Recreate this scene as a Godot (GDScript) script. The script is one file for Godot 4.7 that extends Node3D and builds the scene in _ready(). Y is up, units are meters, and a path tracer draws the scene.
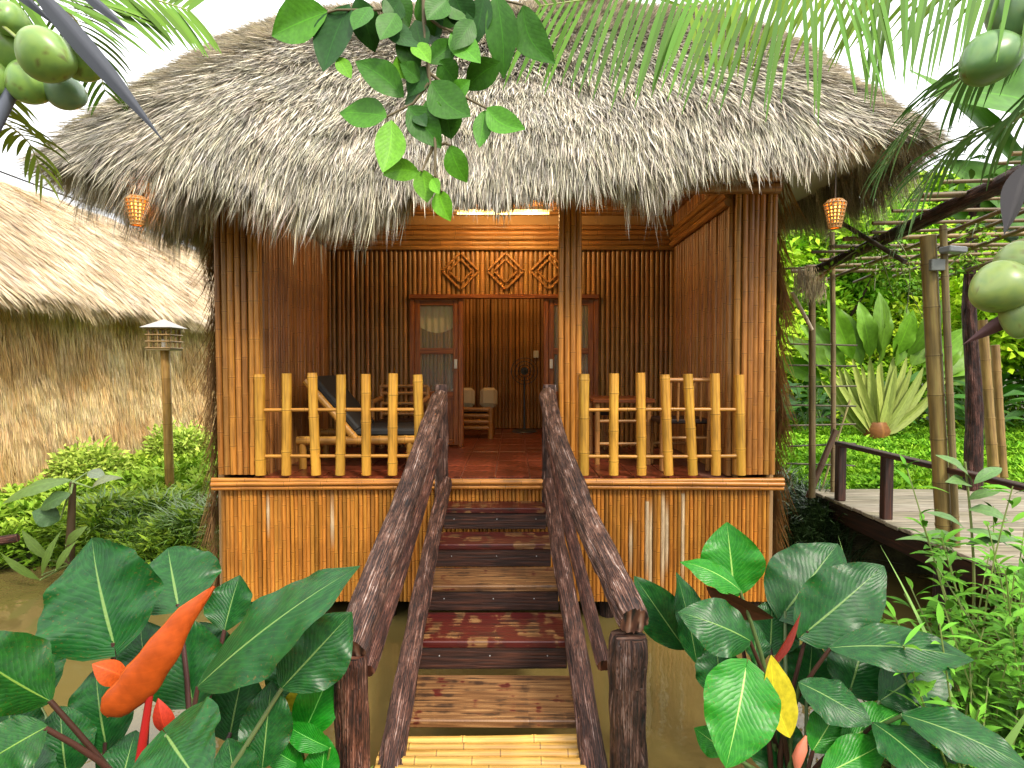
extends Node3D
# A thatched bamboo bungalow on stilts over a muddy pond, log stair, tropical garden, flat bright overcast light.

const F := 600.0                                   # focal length in pixels of the 1024 x 768 frame
const EYE := Vector3(0.0, 0.965, 5.12)             # porch floor is y = 0, front wall is z = 0
var cam_basis := Basis(Vector3.RIGHT, deg_to_rad(-1.8))
var rng := RandomNumberGenerator.new()
var M := {}
var T := {}
var counts := {}

# ---------------------------------------------------------------- mesh builder
class MB:
	var v := PackedVector3Array()
	var n := PackedVector3Array()
	var c := PackedColorArray()
	var t := PackedVector2Array()
	var i := PackedInt32Array()
	func vert(p: Vector3, nn: Vector3, col: Color, uv: Vector2) -> int:
		v.append(p); n.append(nn); c.append(col); t.append(uv)
		return v.size() - 1
	func tri(a: int, b: int, d: int) -> void:
		var g := (v[b] - v[a]).cross(v[d] - v[a])
		if g.dot(n[a] + n[b] + n[d]) > 0.0:
			i.append(a); i.append(d); i.append(b)
		else:
			i.append(a); i.append(b); i.append(d)
	func quad(a: int, b: int, d: int, e: int) -> void:
		tri(a, b, d); tri(a, d, e)
	# a grid of nr rows and nc columns; wrap joins last column to first; axis (one point per row) turns normals outward
	func grid(p: PackedVector3Array, nr: int, nc: int, cols: PackedColorArray, wrap: bool, us: float, vv: PackedFloat32Array, axis := PackedVector3Array()) -> void:
		var base := v.size()
		var k := nc + 1 if wrap else nc
		for r in nr:
			for q in k:
				var qq := q % nc
				var a := p[r * nc + ((qq + 1) % nc if wrap else mini(qq + 1, nc - 1))]
				var b := p[r * nc + ((qq + nc - 1) % nc if wrap else maxi(qq - 1, 0))]
				var d := p[mini(r + 1, nr - 1) * nc + qq]
				var e := p[maxi(r - 1, 0) * nc + qq]
				var nn := (a - b).cross(d - e)
				if nn.length_squared() < 1e-16:
					nn = p[r * nc + qq] - axis[r] if axis.size() else Vector3.UP
				nn = nn.normalized()
				if axis.size() and nn.dot(p[r * nc + qq] - axis[r]) < 0.0:
					nn = -nn
				var col := cols[r * nc + qq] if cols.size() == nr * nc else (cols[r] if cols.size() == nr else cols[0])
				vert(p[r * nc + qq], nn, col, Vector2(us * float(q) / float(k - 1), vv[r] if vv.size() else float(r) / float(nr - 1)))
		for r in nr - 1:
			for q in k - 1:
				quad(base + r * k + q, base + r * k + q + 1, base + (r + 1) * k + q + 1, base + (r + 1) * k + q)
	func fan(p: PackedVector3Array, nn: Vector3, col: Color) -> void:
		var m := Vector3.ZERO
		for x in p: m += x
		m /= float(p.size())
		var c0 := vert(m, nn, col, Vector2(.5, .5))
		var b := v.size()
		var s := (p[0] - m).length() + 1e-6
		var ax := (p[0] - m) / s
		var ay := nn.cross(ax)
		for x in p: vert(x, nn, col, Vector2(.5, .5) + Vector2((x - m).dot(ax), (x - m).dot(ay)) * .5)
		for q in p.size(): tri(c0, b + q, b + (q + 1) % p.size())
	# a round bar through pts; cols one for each point or one
	func tube(pts: PackedVector3Array, rad: PackedFloat32Array, sides: int, cols: PackedColorArray, caps := true, us := 1.0, vs := 1.0) -> void:
		var nr := pts.size()
		var p := PackedVector3Array()
		var vv := PackedFloat32Array()
		var d := (pts[1] - pts[0]).normalized()
		var x := d.cross(Vector3.UP if absf(d.y) < .9 else Vector3.RIGHT).normalized()
		var along := 0.0
		for r in nr:
			d = (pts[mini(r + 1, nr - 1)] - pts[maxi(r - 1, 0)]).normalized()
			x = (x - d * x.dot(d)).normalized()
			var y := d.cross(x)
			if r > 0: along += (pts[r] - pts[r - 1]).length()
			vv.append(along * vs)
			for q in sides:
				var a := TAU * float(q) / float(sides)
				p.append(pts[r] + (x * cos(a) + y * sin(a)) * (rad[r] if rad.size() > 1 else rad[0]))
		grid(p, nr, sides, cols, true, us, vv, pts)
		if caps:
			fan(p.slice(0, sides), (pts[0] - pts[1]).normalized(), cols[0])
			fan(p.slice((nr - 1) * sides, nr * sides), (pts[nr - 1] - pts[nr - 2]).normalized(), cols[cols.size() - 1] if cols.size() == nr else cols[0])
	func rod(a: Vector3, b: Vector3, r0: float, r1: float, sides: int, col: Color) -> void:
		tube(PackedVector3Array([a, b]), PackedFloat32Array([r0, r1]), sides, PackedColorArray([col]))
	# a box with chamfered edges
	func cbox(xf: Transform3D, h: Vector3, b: float, col: Color, uvs := 1.0) -> void:
		var lg := 0 if h.x >= h.y and h.x >= h.z else (1 if h.y >= h.z else 2)
		var off := Vector2(xf.origin.x * 1.7 + xf.origin.z, xf.origin.y * 2.3 + xf.origin.z * .7)
		var put := func(a: int, s: Vector3, nn: Vector3) -> int:
			var q := Vector3(s.x * (h.x - b), s.y * (h.y - b), s.z * (h.z - b))
			q[a] = s[a] * h[a]
			var ua: float = q[lg]
			var ub: float = q[(lg + 1) % 3] + q[(lg + 2) % 3]
			return vert(xf * q, (xf.basis * nn).normalized(), col, (Vector2(ua, ub) + off) * uvs)
		for a in 3:
			for sg in [-1.0, 1.0]:
				var nn := Vector3.ZERO
				nn[a] = sg
				var ids := []
				for k in [[-1.0, -1.0], [1.0, -1.0], [1.0, 1.0], [-1.0, 1.0]]:
					var s := Vector3.ZERO
					s[a] = sg; s[(a + 1) % 3] = k[0]; s[(a + 2) % 3] = k[1]
					ids.append(put.call(a, s, nn))
				quad(ids[0], ids[1], ids[2], ids[3])
		for a in 3:
			var b2 := (a + 1) % 3
			var c2 := (a + 2) % 3
			for sa in [-1.0, 1.0]:
				for sb in [-1.0, 1.0]:
					var nn := Vector3.ZERO
					nn[a] = sa; nn[b2] = sb
					var s1 := nn
					s1[c2] = -1.0
					var s2 := nn
					s2[c2] = 1.0
					quad(put.call(a, s1, nn), put.call(a, s2, nn), put.call(b2, s2, nn), put.call(b2, s1, nn))
		for sx in [-1.0, 1.0]:
			for sy in [-1.0, 1.0]:
				for sz in [-1.0, 1.0]:
					var s := Vector3(sx, sy, sz)
					tri(put.call(0, s, s), put.call(1, s, s), put.call(2, s, s))
	func mesh() -> ArrayMesh:
		var arr := []
		arr.resize(Mesh.ARRAY_MAX)
		arr[Mesh.ARRAY_VERTEX] = v
		arr[Mesh.ARRAY_NORMAL] = n
		arr[Mesh.ARRAY_COLOR] = c
		arr[Mesh.ARRAY_TEX_UV] = t
		arr[Mesh.ARRAY_INDEX] = i
		var m := ArrayMesh.new()
		m.add_surface_from_arrays(Mesh.PRIMITIVE_TRIANGLES, arr)
		return m

# ---------------------------------------------------------------- scene helpers
func ray(px: float, py: float) -> Vector3:
	return cam_basis * Vector3((px - 512.0) / F, (384.0 - py) / F, -1.0)
func at(px: float, py: float, depth: float) -> Vector3:      # the point seen at a pixel, depth metres down the -z axis from the eye
	var d := ray(px, py)
	return EYE + d * (depth / -d.z)
func numbered(parent: Node, called: String) -> String:
	var key := str(parent.get_instance_id()) + called
	counts[key] = counts.get(key, -1) + 1
	return called if counts[key] == 0 else "%s_%03d" % [called, counts[key]]
func thing(called: String, label: String, category: String, pos := Vector3.ZERO, group := "") -> Node3D:
	var o := Node3D.new()
	o.name = numbered(self, called)
	add_child(o)
	o.position = pos
	o.set_meta("label", label); o.set_meta("category", category)
	if group != "": o.set_meta("group", group)
	return o
func part(parent: Node, called: String, mesh: Mesh, mat: Material, xf := Transform3D()) -> MeshInstance3D:
	var o := MeshInstance3D.new()
	o.name = numbered(parent, called)
	o.mesh = mesh
	o.material_override = mat
	parent.add_child(o)
	o.global_transform = xf
	return o
func group_part(parent: Node, called: String) -> Node3D:
	var o := Node3D.new()
	o.name = numbered(parent, called)
	parent.add_child(o)
	return o
func struct(called: String, mesh: Mesh, mat: Material) -> MeshInstance3D:
	var o := part(self, called, mesh, mat)
	o.set_meta("kind", "structure")
	return o
func copies(parent: Node, called: String, mesh: Mesh, mat: Material, xfs: Array, cols := []) -> MultiMeshInstance3D:
	var mm := MultiMesh.new()
	mm.transform_format = MultiMesh.TRANSFORM_3D
	mm.use_colors = cols.size() > 0
	mm.mesh = mesh
	mm.instance_count = xfs.size()
	for k in xfs.size():
		mm.set_instance_transform(k, xfs[k])
		if cols.size(): mm.set_instance_color(k, cols[k])
	var o := MultiMeshInstance3D.new()
	o.name = numbered(parent, called)
	o.multimesh = mm
	o.material_override = mat
	parent.add_child(o)
	o.global_transform = Transform3D()
	o.set_meta("kind", "stuff")
	return o
# many small shapes joined into one mesh: each place takes one of the shapes and one of sixteen tones of cs
func bake(parent: Node, called: String, meshes: Array, m: Material, xs: Array, cs: Array) -> MeshInstance3D:
	var pv := []
	var pn := []
	var pc := []
	var tones := []
	for k in 16: tones.append(cs[(k * 7919) % cs.size()])
	tones.sort_custom(func(x, y): return x.get_luminance() < y.get_luminance())
	for me in meshes:
		var arr: Array = me.surface_get_arrays(0)
		var ix: PackedInt32Array = arr[Mesh.ARRAY_INDEX]
		var v := PackedVector3Array()
		var n := PackedVector3Array()
		for i in ix:
			v.append(arr[Mesh.ARRAY_VERTEX][i]); n.append(arr[Mesh.ARRAY_NORMAL][i])
		pv.append(v); pn.append(n)
		var sets := []
		for t in tones:
			var c := PackedColorArray()
			for i in ix: c.append(arr[Mesh.ARRAY_COLOR][i] * t)
			sets.append(c)
		pc.append(sets)
	var V := PackedVector3Array()
	var N := PackedVector3Array()
	var C := PackedColorArray()
	for k in xs.size():
		var q := k % meshes.size()
		var xf: Transform3D = xs[k]
		V.append_array(xf * (pv[q] as PackedVector3Array))
		N.append_array(Transform3D(xf.basis.orthonormalized(), Vector3.ZERO) * (pn[q] as PackedVector3Array))
		C.append_array(pc[q][rng.randi() % 16])
	var arr2 := []
	arr2.resize(Mesh.ARRAY_MAX)
	arr2[Mesh.ARRAY_VERTEX] = V
	arr2[Mesh.ARRAY_NORMAL] = N
	arr2[Mesh.ARRAY_COLOR] = C
	var am := ArrayMesh.new()
	am.add_surface_from_arrays(Mesh.PRIMITIVE_TRIANGLES, arr2)
	var o := part(parent, called, am, m)
	o.set_meta("kind", "stuff")
	return o
func R(a: float, b: float) -> float:
	return rng.randf_range(a, b)
func lin(r: float, g: float, b: float) -> Color:             # a linear base colour as the sRGB value that albedo_color wants
	return Color(r, g, b).linear_to_srgb()
func one(col: Color) -> PackedColorArray:
	return PackedColorArray([col])
func vary(col: Color, amount: float) -> Color:
	var k := 1.0 + R(-amount, amount)
	return Color(col.r * k * (1.0 + R(-.25, .25) * amount), col.g * k, col.b * k * (1.0 + R(-.4, .4) * amount))
func frame_y(d: Vector3, hint: Vector3) -> Basis:            # y along d, z near hint
	var y := d.normalized()
	var x := y.cross(hint)
	if x.length() < 1e-4: x = y.cross(Vector3(0.31, 0.2, 0.93))
	x = x.normalized()
	return Basis(x, y, x.cross(y))

func noise(seed_: int, freq: float, oct := 4) -> FastNoiseLite:
	var f := FastNoiseLite.new()
	f.seed = seed_
	f.frequency = freq
	f.noise_type = FastNoiseLite.TYPE_SIMPLEX_SMOOTH
	f.fractal_octaves = oct
	return f
func seamless(seed_: int, freq: float, w: int, h: int, to_w: int, to_h: int, oct := 4) -> PackedByteArray:
	var im := noise(seed_, freq, oct).get_seamless_image(w, h)
	im.convert(Image.FORMAT_L8)
	if w != to_w or h != to_h: im.resize(to_w, to_h, Image.INTERPOLATE_CUBIC)
	return im.get_data()
func tex_rgb(w: int, h: int, data: PackedByteArray) -> ImageTexture:
	var im := Image.create_from_data(w, h, false, Image.FORMAT_RGB8, data)
	return ImageTexture.create_from_image(im)
func tex_l(w: int, h: int, data: PackedByteArray) -> ImageTexture:
	return ImageTexture.create_from_image(Image.create_from_data(w, h, false, Image.FORMAT_L8, data))
func ramp(keys: Array, x: float) -> Color:                   # keys: [[0.0, Color], ...] sRGB
	for k in range(1, keys.size()):
		if x <= keys[k][0]:
			var a = keys[k - 1]
			return (a[1] as Color).lerp(keys[k][1], clampf((x - a[0]) / (keys[k][0] - a[0]), 0, 1))
	return keys[keys.size() - 1][1]

func mat(col: Color, rough := .8, tex: Texture2D = null, spec := .5) -> StandardMaterial3D:
	var m := StandardMaterial3D.new()
	m.albedo_color = col
	m.roughness = rough
	m.metallic_specular = spec
	m.vertex_color_use_as_albedo = true
	if tex: m.albedo_texture = tex
	m.cull_mode = BaseMaterial3D.CULL_DISABLED
	return m
func triplanar(m: StandardMaterial3D, s: float) -> StandardMaterial3D:
	m.uv1_triplanar = true
	m.uv1_scale = Vector3(s, s, s)
	return m

func make_textures() -> void:
	# two grey streak maps (grain along v) that multiply a base colour
	var a := seamless(3, .09, 128, 24, 128, 512)
	var b := seamless(4, .03, 128, 128, 128, 512)
	var d := PackedByteArray()
	d.resize(128 * 512 * 3)
	for k in 128 * 512:
		var g := clampf(.84 + .30 * (a[k] / 255.0 - .5) + .22 * (b[k] / 255.0 - .5), .2, 1.0)
		d[k * 3] = int(255 * clampf(g * 1.08, 0, 1)); d[k * 3 + 1] = int(255 * clampf(g, 0, 1)); d[k * 3 + 2] = int(255 * clampf(g * .9, 0, 1))
	T.cane = tex_rgb(128, 512, d)
	# bark of the logs: long grey and red-brown fibres; u round, v along
	var w := 256
	var h := 512
	var f1 := seamless(11, .22, w, 12, w, h)
	var f2 := seamless(12, .02, w, 256, w, h)
	var f3 := seamless(13, .35, w, 96, w, h)
	d = PackedByteArray(); d.resize(w * h * 3)
	var hd := PackedByteArray(); hd.resize(w * h)
	var bark := [[0.0, Color(.07, .04, .035)], [.36, Color(.25, .15, .115)], [.60, Color(.42, .29, .23)], [.80, Color(.58, .49, .45)], [1.0, Color(.82, .78, .76)]]
	for k in w * h:
		var x := .27 + .75 * (f1[k] / 255.0 - .5) + .55 * (f2[k] / 255.0 - .35) + .30 * (f3[k] / 255.0 - .5)
		x -= .55 * (1.0 - smoothstep(.0, .045, absf(f1[k] / 255.0 - .52)))
		var col := ramp(bark, clampf(x + .12, 0, 1))
		d[k * 3] = int(col.r * 255); d[k * 3 + 1] = int(col.g * 255); d[k * 3 + 2] = int(col.b * 255)
		hd[k] = int(255 * clampf(.5 + .7 * (f1[k] / 255.0 - .5) + .4 * (f3[k] / 255.0 - .5) - .45 * (1.0 - smoothstep(.0, .05, absf(f1[k] / 255.0 - .52))), 0, 1))
	T.bark = tex_rgb(w, h, d)
	T.bark_h = tex_l(w, h, hd)
	# plank: grain along u, worn paint; three states
	w = 512; h = 256
	var g1 := seamless(21, .14, 10, h, w, h)
	var g2 := seamless(22, .012, w, h, w, h)
	var g3 := seamless(23, .07, 28, h, w, h)
	var g4 := seamless(24, .4, w, h, w, h, 2)
	for s in 3:
		d = PackedByteArray(); d.resize(w * h * 3)
		var cut: float = [.47, .62, .80][s]
		for k in w * h:
			var grain := g1[k] / 255.0
			var wood := ramp([[0.0, Color(.20, .12, .07)], [.5, Color(.43, .29, .17)], [1.0, Color(.66, .51, .33)]], clampf(grain * .7 + .3 * g4[k] / 255.0 + .05, 0, 1))
			var paint := Color(.38, .07, .055).lerp(Color(.20, .055, .045), g4[k] / 255.0 * .5 + grain * .5)
			var dirt := Color(.14, .085, .06)
			var m := .6 * g2[k] / 255.0 + .45 * g3[k] / 255.0 + .15 * (grain - .5)
			var col := wood.lerp(paint, smoothstep(cut - .07, cut + .07, m))
			col = col.lerp(dirt, .75 * smoothstep(.55, .8, g3[k] / 255.0 * .6 + .4 * (1.0 - g2[k] / 255.0)))
			d[k * 3] = int(col.r * 255); d[k * 3 + 1] = int(col.g * 255); d[k * 3 + 2] = int(col.b * 255)
		T["plank%d" % s] = tex_rgb(w, h, d)
	d = PackedByteArray(); d.resize(w * h * 3)
	for k in w * h:
		var x := clampf(g1[k] / 255.0 * .6 + .5 * (g3[k] / 255.0 - .3), 0, 1)
		var col := ramp([[0.0, Color(.09, .05, .04)], [.45, Color(.22, .12, .085)], [.8, Color(.36, .20, .13)], [1.0, Color(.52, .36, .25)]], x)
		d[k * 3] = int(col.r * 255); d[k * 3 + 1] = int(col.g * 255); d[k * 3 + 2] = int(col.b * 255)
	T.dark_plank = tex_rgb(w, h, d)
	d = PackedByteArray(); d.resize(w * h * 3)
	for k in w * h:
		var x := clampf(g1[k] / 255.0 * .5 + .6 * (g3[k] / 255.0 - .1), 0, 1)
		var col := ramp([[0.0, Color(.38, .35, .30)], [.5, Color(.62, .59, .52)], [1.0, Color(.80, .77, .70)]], x)
		d[k * 3] = int(col.r * 255); d[k * 3 + 1] = int(col.g * 255); d[k * 3 + 2] = int(col.b * 255)
	T.grey_plank = tex_rgb(w, h, d)
	d = PackedByteArray(); d.resize(w * h * 3)
	for k in w * h:
		var col := ramp([[0.0, Color(.34, .17, .07)], [.5, Color(.56, .31, .13)], [1.0, Color(.70, .45, .21)]], clampf(g1[k] / 255.0 * .8 + .2 * g2[k] / 255.0, 0, 1))
		d[k * 3] = int(col.r * 255); d[k * 3 + 1] = int(col.g * 255); d[k * 3 + 2] = int(col.b * 255)
	T.door_wood = tex_rgb(w, h, d)
	var hp := PackedByteArray(); hp.resize(w * h)
	for k in w * h: hp[k] = g1[k]
	T.plank_h = tex_l(w, h, hp)
	# broad glossy leaf: midrib and curved side veins; u across, v from base to tip
	w = 256; h = 512
	var l1 := seamless(31, .02, w, h, w, h)
	var d2 := PackedByteArray(); d2.resize(w * h * 3)
	var l2 := seamless(33, .09, w, h, w, h, 3)
	d = PackedByteArray(); d.resize(w * h * 3)
	hd = PackedByteArray(); hd.resize(w * h)
	for y in h:
		for x in w:
			var s := absf(float(x) / float(w - 1) - .5) * 2.0
			var vv := float(y) / float(h)
			var ph := (vv - .50 * s + .10 * s * s) * 15.0 + .14 * sin(vv * 19.0 + 2.0) + .4 * (l1[y * w + x] / 255.0 - .5)
			var fr := ph - floorf(ph)
			var vein := 1.0 - smoothstep(0.0, .12, minf(fr, 1.0 - fr))
			var fine := .5 + .5 * sin(ph * TAU * 4.0)
			var k := y * w + x
			var mott := l1[k] / 255.0
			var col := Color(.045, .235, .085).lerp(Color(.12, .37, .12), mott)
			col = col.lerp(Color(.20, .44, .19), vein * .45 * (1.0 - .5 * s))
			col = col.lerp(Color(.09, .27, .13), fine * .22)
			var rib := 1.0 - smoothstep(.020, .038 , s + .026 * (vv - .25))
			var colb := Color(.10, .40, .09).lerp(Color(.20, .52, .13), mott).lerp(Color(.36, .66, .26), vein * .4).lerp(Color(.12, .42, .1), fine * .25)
			var spot := smoothstep(.80, .86, l2[k] / 255.0 + .12 * s * s)
			col = col.lerp(Color(.36, .30, .12), spot * .8)
			colb = colb.lerp(Color(.40, .36, .12), spot * .7)
			col = col.lerp(Color(.44, .56, .30), rib)
			d[k * 3] = int(col.r * 255); d[k * 3 + 1] = int(col.g * 255); d[k * 3 + 2] = int(col.b * 255)
			colb = colb.lerp(Color(.60, .74, .38), rib)
			d2[k * 3] = int(colb.r * 255); d2[k * 3 + 1] = int(colb.g * 255); d2[k * 3 + 2] = int(colb.b * 255)
			hd[k] = int(255 * clampf(.30 + .42 * sin(fr * PI) + .04 * fine + .5 * rib * .6, 0, 1))
	T.leaf = tex_rgb(w, h, d)
	T.leaf_light = tex_rgb(w, h, d2)
	T.leaf_h = tex_l(w, h, hd)
	# the same veins in light greys, to be tinted by vertex colours
	for y in h:
		for x in w:
			var s := absf(float(x) / float(w - 1) - .5) * 2.0
			var vv := float(y) / float(h)
			var ph := (vv - .30 * s) * 11.0
			var fr := ph - floorf(ph)
			var vein := 1.0 - smoothstep(0.0, .09, minf(fr, 1.0 - fr))
			var k := y * w + x
			var g := .74 + .14 * (l1[k] / 255.0 - .5) + .03 * vein
			var rib := 1.0 - smoothstep(.018, .04, s)
			var col := Color(g, g, g * .96).lerp(Color(.95, 1.0, .8), rib * .55)
			d[k * 3] = int(col.r * 255); d[k * 3 + 1] = int(col.g * 255); d[k * 3 + 2] = int(col.b * 255)
			hd[k] = int(255 * clampf(.4 + .25 * sin(fr * PI), 0, 1))
	T.soft_leaf = tex_rgb(w, h, d)
	T.soft_leaf_h = tex_l(w, h, hd)
	# mottled greys for soil, water and tiles
	w = 512; h = 512
	var s1 := seamless(41, .02, w, h, w, h, 5)
	var s2 := seamless(42, .15, w, h, w, h, 3)
	d = PackedByteArray(); d.resize(w * h * 3)
	hd = PackedByteArray(); hd.resize(w * h)
	for k in w * h:
		var g := clampf(.45 + .5 * (s1[k] / 255.0 - .2) + .35 * (s2[k] / 255.0 - .5), .1, 1)
		d[k * 3] = int(g * 255); d[k * 3 + 1] = int(g * 255); d[k * 3 + 2] = int(g * 250)
		hd[k] = s1[k]
	T.mottle = tex_rgb(w, h, d)
	T.wave_h = tex_l(w, h, hd)

func make_materials() -> void:
	M.cane = mat(lin(1, 1, 1), .38, T.cane)
	M.cane_old = mat(lin(1, 1, 1), .5, T.cane)
	M.log = mat(lin(1, 1, 1), .62, T.bark)
	M.log.heightmap_enabled = true; M.log.heightmap_texture = T.bark_h; M.log.heightmap_scale = 1.0
	for s in 3:
		M["tread%d" % s] = mat(lin(1, 1, 1), .42, T["plank%d" % s])
	M.riser = mat(lin(1, 1, 1), .6, T.dark_plank)
	M.grey_plank = mat(lin(1, 1, 1), .8, T.grey_plank)
	for k in ["tread0", "tread1", "tread2", "riser", "grey_plank"]:
		M[k].heightmap_enabled = true; M[k].heightmap_texture = T.plank_h; M[k].heightmap_scale = .25
	M.wood = mat(lin(1, 1, 1), .5, T.dark_plank)
	M.door = mat(lin(1, 1, 1), .4, T.door_wood)
	M.plain = mat(lin(1, 1, 1), .7)
	M.satin = mat(lin(1, 1, 1), .35)
	M.straw = mat(lin(1, 1, 1), .85)
	M.straw.backlight = Color(.25, .22, .18)
	M.tile = mat(lin(1, 1, 1), .28, T.mottle)
	M.leaf = mat(lin(1, 1, 1), .38, T.leaf, .42)
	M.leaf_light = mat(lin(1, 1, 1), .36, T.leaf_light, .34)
	M.leaf_light.heightmap_enabled = true; M.leaf_light.heightmap_texture = T.leaf_h; M.leaf_light.heightmap_scale = .16
	M.leaf_light.backlight = Color(.4, .46, .18)
	M.leaf.heightmap_enabled = true; M.leaf.heightmap_texture = T.leaf_h; M.leaf.heightmap_scale = .16
	M.leaf.backlight = Color(.30, .34, .16)
	M.soft = mat(lin(1, 1, 1), .46, T.soft_leaf, .35)
	M.soft.heightmap_enabled = true; M.soft.heightmap_texture = T.soft_leaf_h; M.soft.heightmap_scale = .05
	M.soft.backlight = Color(.62, .7, .38)
	M.blade = mat(lin(1, 1, 1), .5, null, .2)
	M.blade.backlight = Color(.6, .66, .35)
	M.gloss_blade = mat(lin(1, 1, 1), .32)
	M.gloss_blade.backlight = Color(.35, .4, .2)
	M.nut = mat(lin(.7, .7, .7), .33)
	M.nut.uv1_scale = Vector3(1, 1, 1)
	M.soil = triplanar(mat(lin(.32, .26, .16), .95, T.mottle), .35)
	M.glass = StandardMaterial3D.new()
	M.glass.albedo_color = Color(.75, .8, .8, .12); M.glass.roughness = .03; M.glass.metallic_specular = .35
	M.glass.transparency = BaseMaterial3D.TRANSPARENCY_ALPHA
	M.water = mat(lin(.21, .165, .062), .03, null, .5)
	M.water.vertex_color_use_as_albedo = false
	M.water.uv1_triplanar = true; M.water.uv1_scale = Vector3(.5, .5, .5)
	M.water.albedo_color = lin(.15, .115, .036)
	M.water.heightmap_enabled = true; M.water.heightmap_texture = T.wave_h; M.water.heightmap_scale = .15

# ---------------------------------------------------------------- building blocks
# a bamboo cane along +y from 0 to l, swollen dark-ringed nodes; pale: a share of its length where the skin has peeled white
func cane(l: float, r: float, base: Color, sides := 9, step := .27, pale := Vector2.ZERO) -> ArrayMesh:
	var mb := MB.new()
	cane_into(mb, Vector3.ZERO, Vector3(0, l, 0), r, base, sides, step, pale)
	return mb.mesh()
func cane_into(mb: MB, a: Vector3, b: Vector3, r: float, base: Color, sides := 9, step := .27, pale := Vector2.ZERO, taper := 1.0) -> void:
	var l := (b - a).length()
	var d := (b - a) / l
	var side := d.cross(Vector3(.3, .2, 1)).normalized()
	var bow := R(-.004, .004) * l
	var pts := PackedVector3Array()
	var rad := PackedFloat32Array()
	var cols := PackedColorArray()
	var add := func(y: float, k: float, col: Color) -> void:
		y = clampf(y, 0, l)
		pts.append(a + d * y + side * (bow * sin(PI * y / l)))
		rad.append(r * k * lerpf(1.0, taper, y / l))
		var c := col
		if pale.y > pale.x and y > pale.x * l and y < pale.y * l: c = Color(.66, .58, .44)
		cols.append(c)
	var ring := Color(base.r * .30, base.g * .24, base.b * .25)
	var light := Color(base.r * 1.12, base.g * 1.15, base.b * 1.1)
	var y := step * R(.1, .9)
	var cur := vary(base, .12)
	add.call(0.0, 1.0, cur)
	while y < l - .03:
		add.call(y - .016, 1.0, cur)
		add.call(y - .005, 1.10, light)
		add.call(y, 1.02, ring)
		add.call(y + .005, 1.10, light)
		cur = vary(base, .12)
		add.call(y + .018, .99, cur)
		y += step * R(.8, 1.2)
	add.call(l, 1.0, cur)
	# drop rows that coincide
	var p2 := PackedVector3Array([pts[0]])
	var r2 := PackedFloat32Array([rad[0]])
	var c2 := PackedColorArray([cols[0]])
	for k in range(1, pts.size()):
		if (pts[k] - p2[p2.size() - 1]).dot(d) > .0015:
			p2.append(pts[k]); r2.append(rad[k]); c2.append(cols[k])
	mb.tube(p2, r2, sides, c2, true, 1.0, .8)

# a rough log through pts
func log_into(mb: MB, ctrl: Array, r0: float, r1: float, seed_: int, amp := 1.0, tint := Color.WHITE, sides := 40) -> void:
	var nz := noise(seed_, 1.0, 3)
	var curve := Curve3D.new()
	for k in ctrl.size():
		var tan := Vector3.ZERO
		if k > 0 and k < ctrl.size() - 1: tan = (ctrl[k + 1] - ctrl[k - 1]) * .18
		curve.add_point(ctrl[k], -tan, tan)
	var l := curve.get_baked_length()
	var nr := maxi(int(l / .028), 6)
	var p := PackedVector3Array()
	var ax := PackedVector3Array()
	var vv := PackedFloat32Array()
	var cols := PackedColorArray()
	var x := Vector3.ZERO
	for r in nr + 1:
		var s := l * float(r) / float(nr)
		var o := curve.sample_baked(s)
		var d := (curve.sample_baked(minf(s + .03, l)) - curve.sample_baked(maxf(s - .03, 0))).normalized()
		if r == 0: x = d.cross(Vector3.UP if absf(d.y) < .9 else Vector3.RIGHT).normalized()
		x = (x - d * x.dot(d)).normalized()
		var y := d.cross(x)
		ax.append(o); vv.append(s * .9)
		var rad := lerpf(r0, r1, s / l) * (1.0 + .07 * nz.get_noise_2d(s * 2.2, 7.0) * amp)
		if r == 0 or r == nr: rad *= .90
		for q in sides:
			var a := TAU * float(q) / float(sides)
			var lump := nz.get_noise_3d(cos(a) * .9, sin(a) * .9, s * 1.6) * .16
			var groove := absf(nz.get_noise_3d(cos(a) * 3.6, sin(a) * 3.6, s * .7 + 9.0))
			groove = -.20 * (1.0 - smoothstep(0.0, .11, groove))
			p.append(o + (x * cos(a) + y * sin(a)) * rad * (1.0 + (lump + groove) * amp))
			var k := 1.0 + .35 * nz.get_noise_3d(cos(a) * 1.4 + 5.0, sin(a) * 1.4, s * 2.0)
			cols.append(Color(tint.r * k, tint.g * k, tint.b * k))
	mb.grid(p, nr + 1, sides, cols, true, 1.0, vv, ax)
	mb.fan(p.slice(0, sides), (ax[0] - ax[1]).normalized(), Color(.8, .7, .6) * tint)
	mb.fan(p.slice(nr * sides, (nr + 1) * sides), (ax[nr] - ax[nr - 1]).normalized(), Color(.8, .7, .6) * tint)
func log_mesh(ctrl: Array, r0: float, r1: float, seed_: int, amp := 1.0, tint := Color.WHITE) -> ArrayMesh:
	var mb := MB.new()
	log_into(mb, ctrl, r0, r1, seed_, amp, tint)
	return mb.mesh()
func box_mesh(xf: Transform3D, h: Vector3, b: float, col := Color.WHITE, uvs := 1.0) -> ArrayMesh:
	var mb := MB.new()
	mb.cbox(xf, h, b, col, uvs)
	return mb.mesh()

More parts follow.
